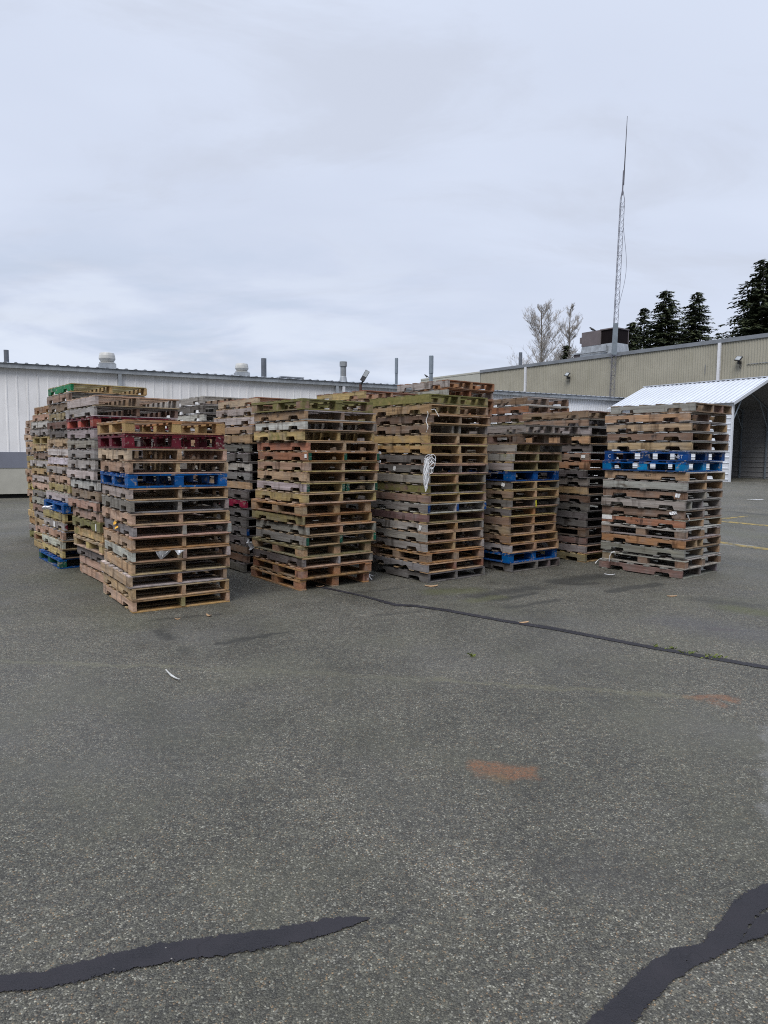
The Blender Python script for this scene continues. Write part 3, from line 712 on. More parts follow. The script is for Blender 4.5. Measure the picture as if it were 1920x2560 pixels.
def pipe(px, ptop, wpx, mat, label, dy=1.2, cap=False, wide=None):
    p, zt, zr = onroof(px, ptop, dy); r = wpx*p.length/FPX/2
    root = empty('roof_pipe', (p.x, p.y, zr)); tag(root, label, 'roof pipe', 'pipes standing on the warehouse roof')
    h = zt-zr
    if wide:
        MB().lathe([(r, -.05), (r, h*.45), (r*.98, h*.46)], n=20).build('pipe', M[mat], root, smooth_=False)
        MB().lathe([(r*wide, h*.46), (r*wide, h*0.985), (r*wide*.9, h), (r*wide*.85, h*.97)], n=20).build('sleeve', M[mat], root)
    else:
        MB().lathe([(r, -.05), (r, h), (r*.85, h), (r*.85, h-0.1)], n=20).build('pipe', M[mat], root)
        MB().lathe([(r*1.25, -.04), (r*1.25, 0.05), (r*1.02, 0.09)], n=20).build('collar', M['zinc'], root)
pipe(15, 875, 10, 'pipe', 'dark square-cut pipe at the left end of the warehouse roof')
pipe(659, 896, 13, 'pipe', 'thick dark grey pipe right of the smaller mushroom vent')
pipe(991, 895, 7, 'bluegrey', 'thin blue-grey pipe right of the floodlight', wide=1.15)
pipe(1078, 889, 9, 'bluegrey', 'blue-grey pipe with thicker upper sleeve above the tallest stack', wide=1.22)
# flue with cap
p, zt, zr = onroof(858, 904, 1.2); root = empty('flue', (p.x, p.y, zr), ang1); tag(root, 'rust-streaked metal flue with an octagonal cap on the warehouse roof', 'flue')
q = p.length/FPX; h = zt-zr
MB().lathe([(11*q, -.05), (8*q, h*.3), (7.2*q, h*.32)], n=16).build('cone_base', M['zinc'], root)
MB().lathe([(7.2*q, h*.28), (7.2*q, h*.82)], n=16).build('stack_pipe', M['flue'], root)
MB().lathe([(9.8*q, h*.78), (9.8*q, h*0.99), (8.5*q, h), (6*q, h*.985)], n=8).build('cap', M['flue'], root)
# low hatch
p, zt, zr = onroof(720, 945, 1.6); q = p.length/FPX
root = empty('roof_hatch', (p.x, p.y, zr), ang1); tag(root, 'low flat hatch on the warehouse roof between thick pipe and flue', 'roof hatch')
MB().box(-26*q, 26*q, -.5, .5, -.05, zt-zr-0.04).build('curb', M['zinc'], root); MB().box(-29*q, 29*q, -.56, .56, zt-zr-0.04+.002, zt-zr).build('lid', M['roof1'], root)
# yard floodlight on a post in front of the warehouse
s_, z_ = s1(888, 975); p = A1+d1*s_-Vector((-d1.y, d1.x))*0.5
root = empty('floodlight_post', (p.x, p.y, gz(p.x, p.y)), 0); tag(root, 'tilted rectangular floodlight on a rusty brown post before the white wall', 'floodlight')
q = p.length/FPX; zt = hit(890, 960, (p.x, p.y), (1, 0))[1]-gz(p.x, p.y)
MB().tube([(0, 0, 0), (0, 0, zt)], 0.055, 8).build('post', M['postbrown'], root)
MB().tube([(0, 0, zt-.05), (4*q, -.05, zt+4*q), (8*q, -.1, zt+12*q)], 0.035, 6).build('bracket', M['black'], root)
hd = MB(); mt = Matrix.Translation((11*q, -0.15, zt+20*q)) @ Matrix.Rotation(math.radians(29), 4, 'Y') @ Matrix.Rotation(math.radians(-12), 4, 'X')
hd.box(-5.5*q, 5.5*q, 0.0, 0.07, -15*q, 14*q, mt); o = hd.build('lamp_head', M['black'], root)
MB().box(-4.6*q, 4.6*q, -0.012, -0.002, -3*q, 13*q, mt).build('lens', M['glass'], o)

# ------------------------------------------------------------------ tan factory further back
A2 = Vector((3.6, 70.7)); d2 = Vector((0.582, -0.813)).normalized(); ang2 = math.atan2(d2.y, d2.x); H2 = 9.0
def s2(px, py): return hit(px, py, A2, d2)
fa = empty('tan_factory', (A2.x, A2.y, 0), ang2)
tag(fa, 'big tan ribbed factory hall with grey coping, rising behind the warehouse', 'building')
ss = s2(1201, 940)[0]; se = 52.0
MB().slab([(0, 0), (ss-.02, 0)], (0, H2-0.25, 0.3)).build('wall', M['tan_smooth'], fa)['label'] = 'smooth pale beige wall section'
pts = []
x = ss
while x < se:                      # sinusoid sheets about 1.6 m wide between flat seams
    w = 1.85; n = 10
    for k in range(n):
        xx = x+0.08+(w-0.10)*k/n; dx = (w-0.10)/n
        pts += [(xx, 0.0), (xx+dx*.25, -.03), (xx+dx*.5, -0.03), (xx+dx*.75, 0.0)]
    pts += [(x+w-.02, 0.0), (x+w-.015, -0.012), (x+w+.055, -.012), (x+w+.06, 0.0)]
    x += w
MB().slab(pts, (0, H2-0.25, 0.3)).build('wall', M['tan'], fa)
MB().box(-.03, 0, 0, 25, 0, H2-0.3).build('wall', M['tan_smooth'], fa)
MB().box(0, ss, -.03, .35, H2-.248, H2-.10).build('coping', M['tan_smooth'], fa)
MB().box(ss+.003, se, -0.10, 0.35, H2-0.248, H2).build('coping', M['coping'], fa)
MB().box(0, se, 0.352, 25, H2-0.5, H2-0.4).build('roof', M['roof1'], fa)
for px in (1317, 1800):
    x = s2(px, 900)[0]; MB().box(x-.09, x+.09, -.19, -.05, 0.3, H2-.25).build('downspout', M['spout'], fa)
for (px, py, lb) in ((1425, 938, 'small black floodlight with hanging cable on the tan wall, below the roof unit'), (1853, 899, 'black floodlight high on the tan wall near the right downspout')):
    x, z = s2(px, py); p = A2+d2*x; nrm = Vector((d2.y, -d2.x))
    if nrm.y > 0: nrm = -nrm
    root = empty('wall_floodlight', (p.x+nrm.x*.06, p.y+nrm.y*.06, z), ang2); tag(root, lb, 'floodlight', 'floodlights on the tan wall')
    q = 50/FPX; mt = Matrix.Translation((0, -.30, 2*q)) @ Matrix.Rotation(math.radians(-38), 4, 'X') @ Matrix.Rotation(math.radians(14), 4, 'Y')
    o = MB().box(-7*q, 7*q, 0, .07, -6*q, 6*q, mt).build('lamp_head', M['black'], root)
    MB().box(-5.6*q, 5.6*q, -.012, -.002, -4.6*q, 4.6*q, mt).build('lens', M['glass'], o)
    MB().box(-.06, .06, -.28, 0.0, -.30, -.12).build('bracket', M['black'], root)
    MB().tube([(0, -.05, -.2), (.12, -.10, -.42), (.05, -.06, -.55), (-.05, -.04, -.45)], 0.02, 5).build('cable', M['black'], root)
xa, za = s2(1868, 911); xb, zb = s2(1990, 903)
MB().tube([(xa, -.06, za), (xb, -.06, za)], 0.02, 5).build('conduit', M['coping'], fa)
xa, za = s2(1765, 912); xb, zb = s2(1765, 935)
MB().tube([(xa, -.08, za), (xa, -.08, zb)], 0.025, 5).build('conduit', M['coping'], fa)
# pole on the factory roof far left, small antenna stub
x, z = s2(1281, 882); p = A2+d2*x+Vector((-d2.y, d2.x))*1.0
root = empty('roof_pipe', (p.x, p.y, H2-0.4)); tag(root, 'single dark pipe on the tan factory roof, left of the bare trees', 'roof pipe')
zt = hit(1281, 881, (p.x, p.y), (1, 0))[1]-(H2-.4)
MB().tube([(0, 0, 0), (0, 0, zt)], 4.2*p.length/FPX, 12).build('pipe', M['pipe'], root); MB().lathe([(.3, 0), (.3, .12), (.2, .16)], n=12).build('collar', M['zinc'], root)
# rooftop air-conditioning unit
x0_, _ = s2(1452, 880); x1_, _ = s2(1556, 870); yb = 1.0
xm = (x0_+x1_)/2-.45; pm = A2+d2*xm+Vector((-d2.y, d2.x))*yb
L_ = (x1_-x0_); root = empty('air_conditioning_unit', (pm.x, pm.y, H2-0.4), ang2)
tag(root, 'taupe air-conditioning unit with dark coil end, on a galvanised curb on the tan factory roof', 'roof unit')
dd = pm.length/FPX; zc = hit(1500, 866, (pm.x, pm.y), d2)[1]-(H2-.4); zt = hit(1540, 824, (pm.x, pm.y), d2)[1]-(H2-.4)
hl = L_*0.40
mb = MB(); i = 0
for (sx, z, k) in ((1, 0.0, 1.12), (1, zc, 1.0)):
    for (a, b) in ((-1, -1), (1, -1), (1, 1), (-1, 1)): mb.v.append(Vector((a*hl*k, b*.8*k, z)))
mb.f = [(0, 1, 5, 4), (1, 2, 6, 5), (2, 3, 7, 6), (3, 0, 4, 7), (4, 5, 6, 7)]
mb.build('curb', M['zinc'], root)
MB().box(-hl*1.02, hl*0.12, -.82, .82, zc+.002, zt).build('casing', M['hvac'], root)
MB().box(hl*0.122, hl*1.0, -.76, .76, zc+.002, zt-.06).build('coil', M['grille'], root)
for (xa, ya) in ((hl*.14, -.8), (hl*.98, -.8), (hl*.98, .8)): MB().box(xa-.05, xa+.05, ya-.04, ya+.04, zc, zt+.01).build('corner_post', M['hvac'], root)
MB().box(hl*.12, hl*1.04, -.84, .84, zt-.058, zt+.03).build('top_panel', M['hvac'], root)
MB().box(-hl*1.2, -hl*1.03, -.7, .5, zc+.3, zc+.75).build('intake_hood', M['hvac'], root)
MB().tube([(-hl*1.05, -.95, zc*.55), (hl*.6, -.95, zc*.55), (hl*.6, -.95, zc*.9)], 0.04, 6).build('conduit', M['coping'], root)
MB().box(hl*.38, hl*.62, -.95, -.82, zc*.45, zc*.85).build('switch_box', M['zinc'], root)
x, z = s2(1438, 890); p = A2+d2*x+Vector((-d2.y, d2.x))*1.2
root = empty('roof_box', (p.x, p.y, H2-.4), ang2); tag(root, 'small low vent box on the tan factory roof, left of the air-conditioning unit', 'roof vent')
MB().box(-.7, .7, -.5, .5, 0, .75).build('base', M['hvac'], root); MB().box(-.85, .85, -.62, .62, .75, .85).build('lid', M['zinc'], root)
# crows
def crow(px, py, dy, label):
    x, z = s2(px, py); p = A2+d2*x+Vector((-d2.y, d2.x))*dy; z = hit(px, py, (p.x, p.y), d2)[1]
    m_ = MB(); m_.tube([(-.26, 0, .02), (-.15, 0, .08), (0, 0, .15), (.12, 0, .22), (.17, 0, .29), (.22, 0, .31), (.30, 0, .30)], [.02, .045, .085, .075, .05, .055, .008], 8)
    m_.tube([(0, .03, .1), (0.02, .03, -.02)], .01, 4); m_.tube([(0, -.03, .1), (0.02, -.03, -.02)], .01, 4)
    o = m_.build('crow', M['crow'], None, (p.x, p.y, z), True); o.rotation_euler = (0, 0, 2.7); tag(o, label, 'bird')
crow(1064, 945, 0.15, 'black crow perched on the smooth end of the tan factory parapet')
crow(1457, 833, 1.2, 'black crow perched on the corner of the roof air-conditioning unit')
# ------------------------------------------------------------------ lattice mast
x, z = s2(1545, 880); p = A2+d2*x-Vector((-d2.y, d2.x))*0.75
mast = empty('radio_mast', (p.x, p.y, gz(p.x, p.y))); tag(mast, 'slim steel lattice radio mast with a long whip aerial beside the tan wall', 'radio mast')
zb_ = gz(p.x, p.y); q = p.length/FPX
zl = hit(1556, 502, (p.x, p.y), (1, 0))[1]-zb_; zt = hit(1563, 470, (p.x, p.y), (1, 0))[1]-zb_; zw = hit(1565, 290, (p.x, p.y), (1, 0))[1]-zb_
tilt = Vector((hit(1556, 490, (p.x, p.y), (1, 0))[0]/zt, 0, 0))
mast.rotation_euler = (0, math.atan(tilt.x), 0.0)
rr = 6.6*q/math.cos(math.pi/6)*0.8
legs = [Vector((rr*math.cos(a), rr*math.sin(a), 0)) for a in (math.radians(210), math.radians(330), math.radians(90))]
for l in legs: MB().tube([l, l+Vector((0, 0, zl))], 0.017, 6).build('leg', M['steel'], mast)
mb = MB(); nb = int(zl/0.42)
for k in range(nb):
    za, zb2 = zl*k/nb, zl*(k+1)/nb
    for a, b in ((0, 1), (1, 2), (2, 0)):
        mb.tube([legs[a]+Vector((0, 0, za)), legs[b]+Vector((0, 0, zb2))], 0.0075, 4, False)
        mb.tube([legs[b]+Vector((0, 0, za)), legs[a]+Vector((0, 0, zb2))], 0.0075, 4, False)
        if k % 4 == 0: mb.tube([legs[a]+Vector((0, 0, za)), legs[b]+Vector((0, 0, za))], 0.011, 4, False)
mb.build('lattice', M['steel'], mast)
tp = Vector((0, 0, zt))
for l in legs: MB().tube([l+Vector((0, 0, zl)), tp], 0.022, 5).build('top_strut', M['steel'], mast)
MB().tube([tp-Vector((0, 0, .5)), tp+Vector((0, 0, 1.2))], 0.05, 8).build('mast_clamp', M['steel'], mast)
MB().tube([tp+Vector((0.05, 0, .2)), tp+Vector((.05, 0, (zw-zt)*.5)), Vector((.05, 0, zw))], [0.045, .034, .016], 6).build('whip', M['whip'], mast)
zg0 = hit(1540, 887, (p.x, p.y), (1, 0))[1]-zb_; zg1 = hit(1545, 808, (p.x, p.y), (1, 0))[1]-zb_
MB().box(-rr*1.0, rr*1.0, -rr*.62, -rr*.58, zg0, zg1).build('climb_guard', M['bluegrey'], mast)
MB().tube([(0, 0, zg0-.1), (0, .9, zg0-.15)], .03, 5).build('wall_brace', M['steel'], mast); MB().tube([(-.3, .1, zg0-.05), (1.2, .2, zg0-.05)], .025, 5).build('wall_brace', M['steel'], mast)
cb = []
zc1 = zl-(zl-zg1)*0.22; zc0 = zg1+1.4
for k in range(13):
    t = k/12; cb.append((legs[1].x+0.03+0.42*math.sin(math.pi*t)**1.2*(1-0.35*t), legs[1].y, zc0+(zc1-zc0)*t))
MB().tube(cb, 0.014, 5).build('cable', M['steel'], mast)

# ------------------------------------------------------------------ white metal shed
KS = 0.70
Rs = Vector((20.178, 40.792))*KS; Ls = None; HE = CH+3.072*KS; r_ = ray(1527, 1020); Ls = Vector((r_.x, r_.y))*((HE-CH)/r_.z); ds = (Rs-Ls).normalized(); Ln = (Rs-Ls).length; ns = Vector((-ds.y, ds.x))
angs = math.atan2(ds.y, ds.x); zg = 0.46
yr, zr_ = hit(1617, 968, Ls, ns)             # ridge end in the plane of the far gable
yr = max(2.2, yr); zr2 = zr_
sh = empty('metal_shed', (Ls.x, Ls.y, 0), angs); tag(sh, 'open-fronted white metal shed with ribbed pitched roof behind the rightmost stack', 'shed')
slp = (zr2-HE)/yr
def roofside(y0, y1, z0, z1):
    mb = MB(); prof = [(-0.15, 0.0)]; x = 0.0
    while x < Ln+0.1:
        prof += [(x-.04, 0), (x-.026, .042), (x+.026, .042), (x+.04, 0)]; x += 0.229
    prof.append((Ln+.15, 0)); n = len(prof)
    for (yy, zz) in ((y0, z0), (y1, z1)):
        for (a, b) in prof: mb.v.append(Vector((a, yy, zz+b)))
        for (a, b) in prof: mb.v.append(Vector((a, yy, zz-.015)))
    for k in range(n-1):
        mb.f += [(k, k+1, 2*n+k+1, 2*n+k), (n+k+1, n+k, 3*n+k, 3*n+k+1), (k+1, k, n+k, n+k+1), (2*n+k, 2*n+k+1, 3*n+k+1, 3*n+k)]
    mb.f += [(0, 2*n, 3*n, n), (n-1, 2*n-1, 4*n-1, 3*n-1)]
    return mb
roofside(-.12, yr, HE-.12*slp, zr2).build('roof', M['roofwhite'], sh); roofside(yr*2+.12, yr, HE-.12*slp, zr2).build('roof', M['roofwhite'], sh)
for (ya, yb_) in ((0, yr-.01), (2*yr, yr+.01)):
    mb = MB(); mb.quad((.05, ya, HE-.04), (Ln+.1, ya, HE-.04), (Ln+.1, yb_, zr2-.04), (.05, yb_, zr2-.04)); mb.build('dark_lining', M['shedin'], sh)  # grey sheets added under the white roof to darken the shed interior
MB().prism([(-.16, 0), (Ln+.16, 0), (Ln+.16, .03), (-.16, .03)], -.1, .1).build('ridge_cap', M['roofwhite'], sh, (0, yr, zr2+.02))
def siding(x0, x1, z0, z1, mat, y, flip, name='wall'):
    mb = MB(); z = z0; k = 0; zs = []
    while z < z1-0.05: zs += [(z, 0.0), (z+.17, 0.0), (z+.185, .022), (z+.215, .022)]; z += .229
    zs.append((z1, 0)); zs = [a for a in zs if a[0] <= z1]
    sgn = -1 if flip else 1
    for (z, d) in zs: mb.v += [Vector((x0, y-sgn*d, z)), Vector((x1, y-sgn*d, z))]
    n = len(zs)
    for (z, d) in zs: mb.v += [Vector((x0, y+sgn*.04, z)), Vector((x1, y+sgn*.04, z))]
    for k in range(n-1):
        mb.f += [(2*k, 2*k+1, 2*k+3, 2*k+2), (2*n+2*k+1, 2*n+2*k, 2*n+2*k+2, 2*n+2*k+3)]
    return mb.build(name, M[mat], sh)
siding(.02, Ln, zg-.3, HE-.02, 'shedwall', .05, False)
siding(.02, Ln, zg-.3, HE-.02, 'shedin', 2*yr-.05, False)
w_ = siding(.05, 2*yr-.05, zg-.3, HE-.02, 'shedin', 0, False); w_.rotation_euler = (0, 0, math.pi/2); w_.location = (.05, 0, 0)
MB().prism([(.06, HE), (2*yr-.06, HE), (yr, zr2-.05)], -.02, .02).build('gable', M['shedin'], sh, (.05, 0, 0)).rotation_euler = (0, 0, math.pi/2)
for y in (.12, 2*yr-.12):
    for x in [Ln-.05-1.2*k for k in range(5)]: MB().box(x-.03, x+.03, y-.03, y+.03, zg-.3, HE-.02).build('post', M['bluegrey'], sh)
MB().box(Ln-.01, Ln+.05, .0, .10, zg-.3, HE-.03).build('corner_trim', M['shedwall'], sh)
for k in range(5):
    x = Ln-.06-1.2*k; mb = MB()
    mb.tube([(x, .12, HE-.08), (x, yr, zr2-.10)], .04, 4); mb.tube([(x, 2*yr-.12, HE-.08), (x, yr, zr2-.10)], .04, 4)
    mb.tube([(x, .12, HE-.9), (x, .9, HE+.9*slp-.12)], .03, 4); mb.tube([(x, 2*yr-.12, HE-.9), (x, 2*yr-.9, HE+.9*slp-.12)], .03, 4)
    mb.build('rafter', M['bluegrey'], sh)
mb = MB(); mb.prism([(-.12, HE-.12*slp-.10), (yr, zr2-.10), (yr, zr2+.035), (-.12, HE-.12*slp+.035)], -.012, .012); mb.prism([(yr, zr2-.10), (2*yr+.12, HE-.12*slp-.10), (2*yr+.12, HE-.12*slp+.035), (yr, zr2+.035)], -.012, .012)
o = mb.build('gable_trim', M['roofwhite'], sh, (Ln+.165, 0, 0)); o.rotation_euler = (0, 0, math.pi/2)

# ------------------------------------------------------------------ trees
def conifer(px, ptop, dist, wpx, label, seed, dens=1.0, sparse=0.0):
    rnd = random.Random(seed); r = ray(px, ptop); t = dist/math.hypot(r.x, r.y); H = CH+r.z*t; x, y = r.x*t, r.y*t
    root = empty('fir_tree', (x, y, gz(x, y)-.1)); tag(root, label, 'tree', 'fir trees behind the tan factory')
    W = wpx*dist/FPX/2*1.25
    MB().tube([(0, 0, 0), (0.05, 0, H*.5), (0, 0.02, H*.9), (0, 0, H)], [H*.017, H*.011, H*.0035, .015], 8).build('trunk', M['bark'], root)
    mb = MB(); z = H*.22
    while z < H*.995:
        f = (H-z)/(H*.78); L0 = W*min(1, 0.06+1.05*f**.78)
        nb = 4+int(8*min(1, f*2.6))
        for k in range(nb):
            if rnd.random() < sparse: continue
            a = rnd.uniform(0, 6.283); L = L0*rnd.choice((rnd.uniform(.3, .75), rnd.uniform(.65, 1.22)))
            up = 0.25*(1-f)-.05; dirv = Vector((math.cos(a), math.sin(a), 0))
            nseg = max(2, int(L/.30*dens)); prev = Vector((0, 0, z))
            for q in range(1, nseg+1):
                u = q/nseg
                pt = Vector((0, 0, z))+dirv*L*u+Vector((0, 0, L*(up*u-.32*u*u+.12*u**4)))
                side = Vector((-dirv.y, dirv.x, 0))
                wd = .16+.30*(1-u)*min(1, L/2.5)
                for rep in range(5):
                    sd = side*rnd.choice((-1, 1))*rnd.uniform(.2, 1); dv = (dirv*rnd.uniform(.3, 1)+sd).normalized()
                    ln = rnd.uniform(.25, .62)*(.7+wd); dr = Vector((0, 0, -rnd.uniform(.02, .34)*ln-.03))
                    b0 = pt+Vector((rnd.uniform(-.1, .1), rnd.uniform(-.1, .1), rnd.uniform(-.06, .06)))
                    pw = Vector((-dv.y, dv.x, rnd.uniform(-.5, .5)))*rnd.uniform(.06, .13)
                    mb.quad(b0-pw*.6, b0+pw*.6, b0+dv*ln+dr+pw*.2, b0+dv*ln*.8+dr*1.2-pw)
                    if u < .75 and rep == 0:
                        mb.quad(b0-dirv*.05, b0+dirv*.07, b0+dirv*.06+Vector((0, 0, -.4*rnd.random()-.1)), b0-dirv*.03+Vector((0, 0, -.3*rnd.random()-.05)))
                prev = pt
        z += rnd.uniform(.12, .30)*(0.7+.5*f)
    mb.build('crown', M['needles'], root)
conifer(1912, 655, 80, 200, 'tallest dark fir, at the right edge behind the tan factory', 3, 1.0)
conifer(1667, 730, 92, 150, 'broad dark fir with a pointed tip, middle of the three-fir clump', 4)
conifer(1742, 738, 95, 140, 'fir with twin-looking layered boughs, nearest the right downspout', 5)
conifer(1612, 776, 96, 105, 'slim thin-tipped fir beside the roof unit', 6, 0.9, 0.25)
conifer(1580, 812, 88, 85, 'short fir directly right of the radio mast guard plate', 8)
conifer(1417, 868, 100, 55, 'small dark fir seen at the foot of the bare trees', 9)
def bare(px, ptop, dist, wpx, label, seed):
    rnd = random.Random(seed); r = ray(px, ptop); t = dist/math.hypot(r.x, r.y); H = CH+r.z*t; x, y = r.x*t, r.y*t
    root = empty('bare_tree', (x, y, gz(x, y)-.1)); tag(root, label, 'tree', 'leafless trees behind the tan factory')
    W = wpx*dist/FPX/2
    tr = MB(); cr = MB()
    def grow(p, d, L, r0, lev):
        n = 4; pts = [p]; rad = [r0]; q = p.copy(); dd = d.copy()
        for k in range(n):
            dd = (dd+Vector((rnd.uniform(-.10, .10), rnd.uniform(-.10, .10), rnd.uniform(0.0, .10)))).normalized()
            q = q+dd*L/n; pts.append(q.copy()); rad.append(max(.007, r0*(1-.72*(k+1)/n)))
        (tr if lev == 0 else cr).tube(pts, rad, 5 if lev < 2 else 3, False)
        if lev >= 4: return
        nb = (36, 9, 7, 5)[lev]
        for k in range(nb):
            u = rnd.uniform(.34 if lev == 0 else .12, 1.0); i = min(n-1, int(u*n)); b = pts[i].lerp(pts[i+1], u*n-i)
            a = rnd.uniform(0, 6.283); side = Vector((math.cos(a), math.sin(a), 0))
            nd = (dd*rnd.uniform(.75, 1.0)+side*(rnd.uniform(.5, 1.1) if lev == 0 else rnd.uniform(.4, .95))+Vector((0, 0, .18))).normalized()
            ll = (W*2.0*(1.2-u*.85) if lev == 0 else L*rnd.uniform(.32, .58))
            if lev == 0: ll = min(ll, (H-b.z)*1.05+.5)
            grow(b, nd, ll*rnd.uniform(.75, 1.1), max(.011, rad[i]*.42), lev+1)
    grow(Vector((0, 0, 0)), Vector((0, 0, 1)), H*.99, H*.011, 0)
    tr.build('trunk', M['bark'], root); cr.build('crown', M['twig'], root)
bare(1368, 780, 100, 118, 'wide pale leafless tree, left one of the bare pair', 21)
bare(1424, 772, 100, 76, 'taller narrow leafless tree, right beside the roof unit', 23)

# ------------------------------------------------------------------ small litter and scraps
def marks():
    # local x = -PL/2 is the near end of a pallet; the side is read from outside, so text is turned about
    def w(st, k, text, fr, size, mat, z=.068):
        root = PALLETS[st][0][k]
        cu = bpy.data.curves.new('stencil_mark', 'FONT'); cu.body = text; cu.size = size; cu.align_x = 'CENTER'; cu.align_y = 'CENTER'
        cu.materials.append(M[mat]); o = bpy.data.objects.new('stencil_mark', cu); COL.objects.link(o); o.parent = root
        me = bpy.data.meshes.new_from_object(o); bpy.data.objects.remove(o); o = bpy.data.objects.new('stencil_mark', me); COL.objects.link(o); o.parent = root
        o.location = (-PL/2+fr*PL, SIDE*(PW/2+0.0035), z)
        o.rotation_euler = (math.pi/2, 0, math.pi if SIDE > 0 else 0)
    w('S6', 5, 'C', .93, .062, 'chalk', .055); w('S6', 5, 'NET', .10, .06, 'chalk', .055)
    w('S6', 3, 'SET', .42, .045, 'ink', .075); w('S6', 7, 'N-IT', .46, .05, 'ink', .07); w('S6', 12, 'N-15', .52, .055, 'ink', .07)
    w('S2', 1, 'SM', .50, .05, 'ink', .07); w('S3', 1, 'S-3', .57, .05, 'ink', .072)
# which side of the pallet looks left: local +y is turned to (-cos, -sin) of the stack's yaw
SIDE = 1
def scrap(st, k, fr, z, w, h, mat, name, label, rot=0.0, end=False, out=.012, tri=False):
    """a small bent sheet stuck on the left face (or the end face) of pallet k"""
    root, rec = PALLETS[st][0][k], PALLETS[st][1][k]
    mb = MB(); n = 6
    for i in range(n+1):
        for jj in range(3):
            a = (i/n-.5)*w+R(-.06, .06)*w*(name != 'shipping_label'); b = (jj/2-.5)*h+R(-.1, .1)*h*(name != 'shipping_label')
            if tri: a *= (jj/2)*.95+.05; a += (2-jj)*.012
            a, b = a*math.cos(rot)-b*math.sin(rot), a*math.sin(rot)+b*math.cos(rot)
            o_ = .004+(R(0, out) if name != 'shipping_label' else 0)
            p = Vector((-PL/2+fr*PL+a, SIDE*(PW/2+o_), z+b)) if not end else Vector((-PL/2-o_-.004, SIDE*(PW/2-fr*PW)+a, z+b))
            mb.v.append(p)
    for i in range(n):
        for jj in range(2):
            a = 3*i+jj; mb.f.append((a, a+3, a+4, a+1))
    o = mb.build(name, M[mat])
    if name == 'shipping_label': o.parent = root
    else:
        bpy.context.view_layer.update(); o.matrix_world = root.matrix_world.copy(); tag(o, label, 'litter', 'scraps caught on the pallets')
    return o
marks()
scrap('S2', 5, .045, .07, .05, .05, 'paper', 'shipping_label', None); scrap('S5', 5, .09, .07, .07, .045, 'paper', 'shipping_label', None)
scrap('S4', 6, .12, .075, .06, .05, 'paper', 'shipping_label', None, .3); scrap('S6', 12, .93, .085, .16, .06, 'paper', 'shipping_label', None)
scrap('S6', 9, .10, .07, .065, .06, 'plastic', 'plastic_scrap', 'crumpled white tag low on a grey pallet in the rightmost stack', .2)
scrap('S6', 11, .12, .09, .10, .045, 'plastic', 'plastic_scrap', 'torn white film on the yellowish pallet in the rightmost stack', -.2)
scrap('S6', 11, .06, .04, .03, .09, 'plastic', 'plastic_scrap', 'white strip slanting at the corner of the rightmost stack', -.7, True, .03)
scrap('S3', 13, .08, .06, .035, .07, 'paper', 'paper_scrap', 'pointed white paper scrap low on the twine-hung stack', .3)
scrap('S3', 7, .57, .06, .05, .06, 'paper', 'shipping_label', None, .2)
scrap('S4', 8, .49, .05, .03, .09, 'tagyellow', 'yellow_tag', 'yellow tag on a middle stringer of the blue-footed stack', 0, True)
scrap('S1', 8, .50, .085, .17, .035, 'strap', 'plastic_strap', 'amber plastic strap sticking out of the frontmost stack', .35, False, .05)
scrap('S1', 10, .30, .07, .17, .085, 'film', 'plastic_film', 'clear plastic film drooping from the frontmost stack', 0, True, .02, True)
scrap('S1', 10, .47, .085, .13, .05, 'plastic', 'plastic_film', 'white plastic corner drooping beside the clear film in the frontmost stack', 0, True, .02, True)
scrap('S2', 14, .97, .04, .12, .10, 'plastic', 'plastic_scrap', 'white plastic bunch at the far end of a mossy block pallet', .5, False, .09)
scrap('S8', 13, .55, .04, .26, .045, 'plastic', 'plastic_scrap', 'white plastic tuft beside the blue pallet of the green-topped stack', -.1, False, .12)
scrap('S8', 15, .45, .06, .09, .08, 'paper', 'shipping_label', None, .1); scrap('S10', 9, .6, .06, .2, .1, 'tagyellow', 'shipping_label', None)
scrap('S7', 12, .12, .06, .04, .09, 'paper', 'shipping_label', None)
# twine bundle hanging at the near corner of the twine stack
def twine():
    rnd = random.Random(5); p0 = PALLETS['S3'][1][6]
    r = ray(1066, 1150); t = (8.30)/r.y; top = Vector((r.x*t, 8.30, CH+r.z*t))
    mb = MB()
    for k in range(26):
        pts = []; ln = rnd.uniform(.25, .40); wob = rnd.uniform(0, 6); ox = rnd.uniform(-.016, .016); oy = rnd.uniform(-.02, .01)
        for q in range(8):
            u = q/7; sp = .008+.016*math.sin(u*3.1)
            pts.append(top+Vector((ox*(.5+.7*math.sin(u*3.14))+sp*math.sin(wob+7*u)*.8, oy+sp*.5*math.cos(wob+6*u), -ln*u+.02)))
        mb.tube(pts, .0042, 4, False)
    for k in range(8):
        a0 = rnd.uniform(0, 6); c_ = top+Vector((rnd.uniform(.02, .07), -.01, rnd.uniform(-.13, .02))); ra = rnd.uniform(.02, .055)
        mb.tube([c_+Vector((ra*math.cos(a0+q*.6), rnd.uniform(-.01, .01), ra*1.3*math.sin(a0+q*.6))) for q in range(11)], .003, 4, False)
    tag(mb.build('twine_bundle', M['plastic']), 'tangled white twine bundle hanging at the corner of a tall stack', 'twine')
    mb = MB(); r = ray(1068, 1028); t = 8.40/r.y; a = Vector((r.x*t, 8.40, CH+r.z*t))
    pts = [a+Vector((.012*math.sin(q*1.3), -.01*math.cos(q), -.031*q)) for q in range(9)]
    mb.tube(pts, .0045, 5)
    mb.tube([a+Vector((.05, -.01, .02)), a+Vector((.09, 0, .025)), a+Vector((.14, .0, -.06))], .004, 5)
    tag(mb.build('twine', M['paper']), 'loose pale twine end dangling above the tangled twine bundle', 'twine')
twine()
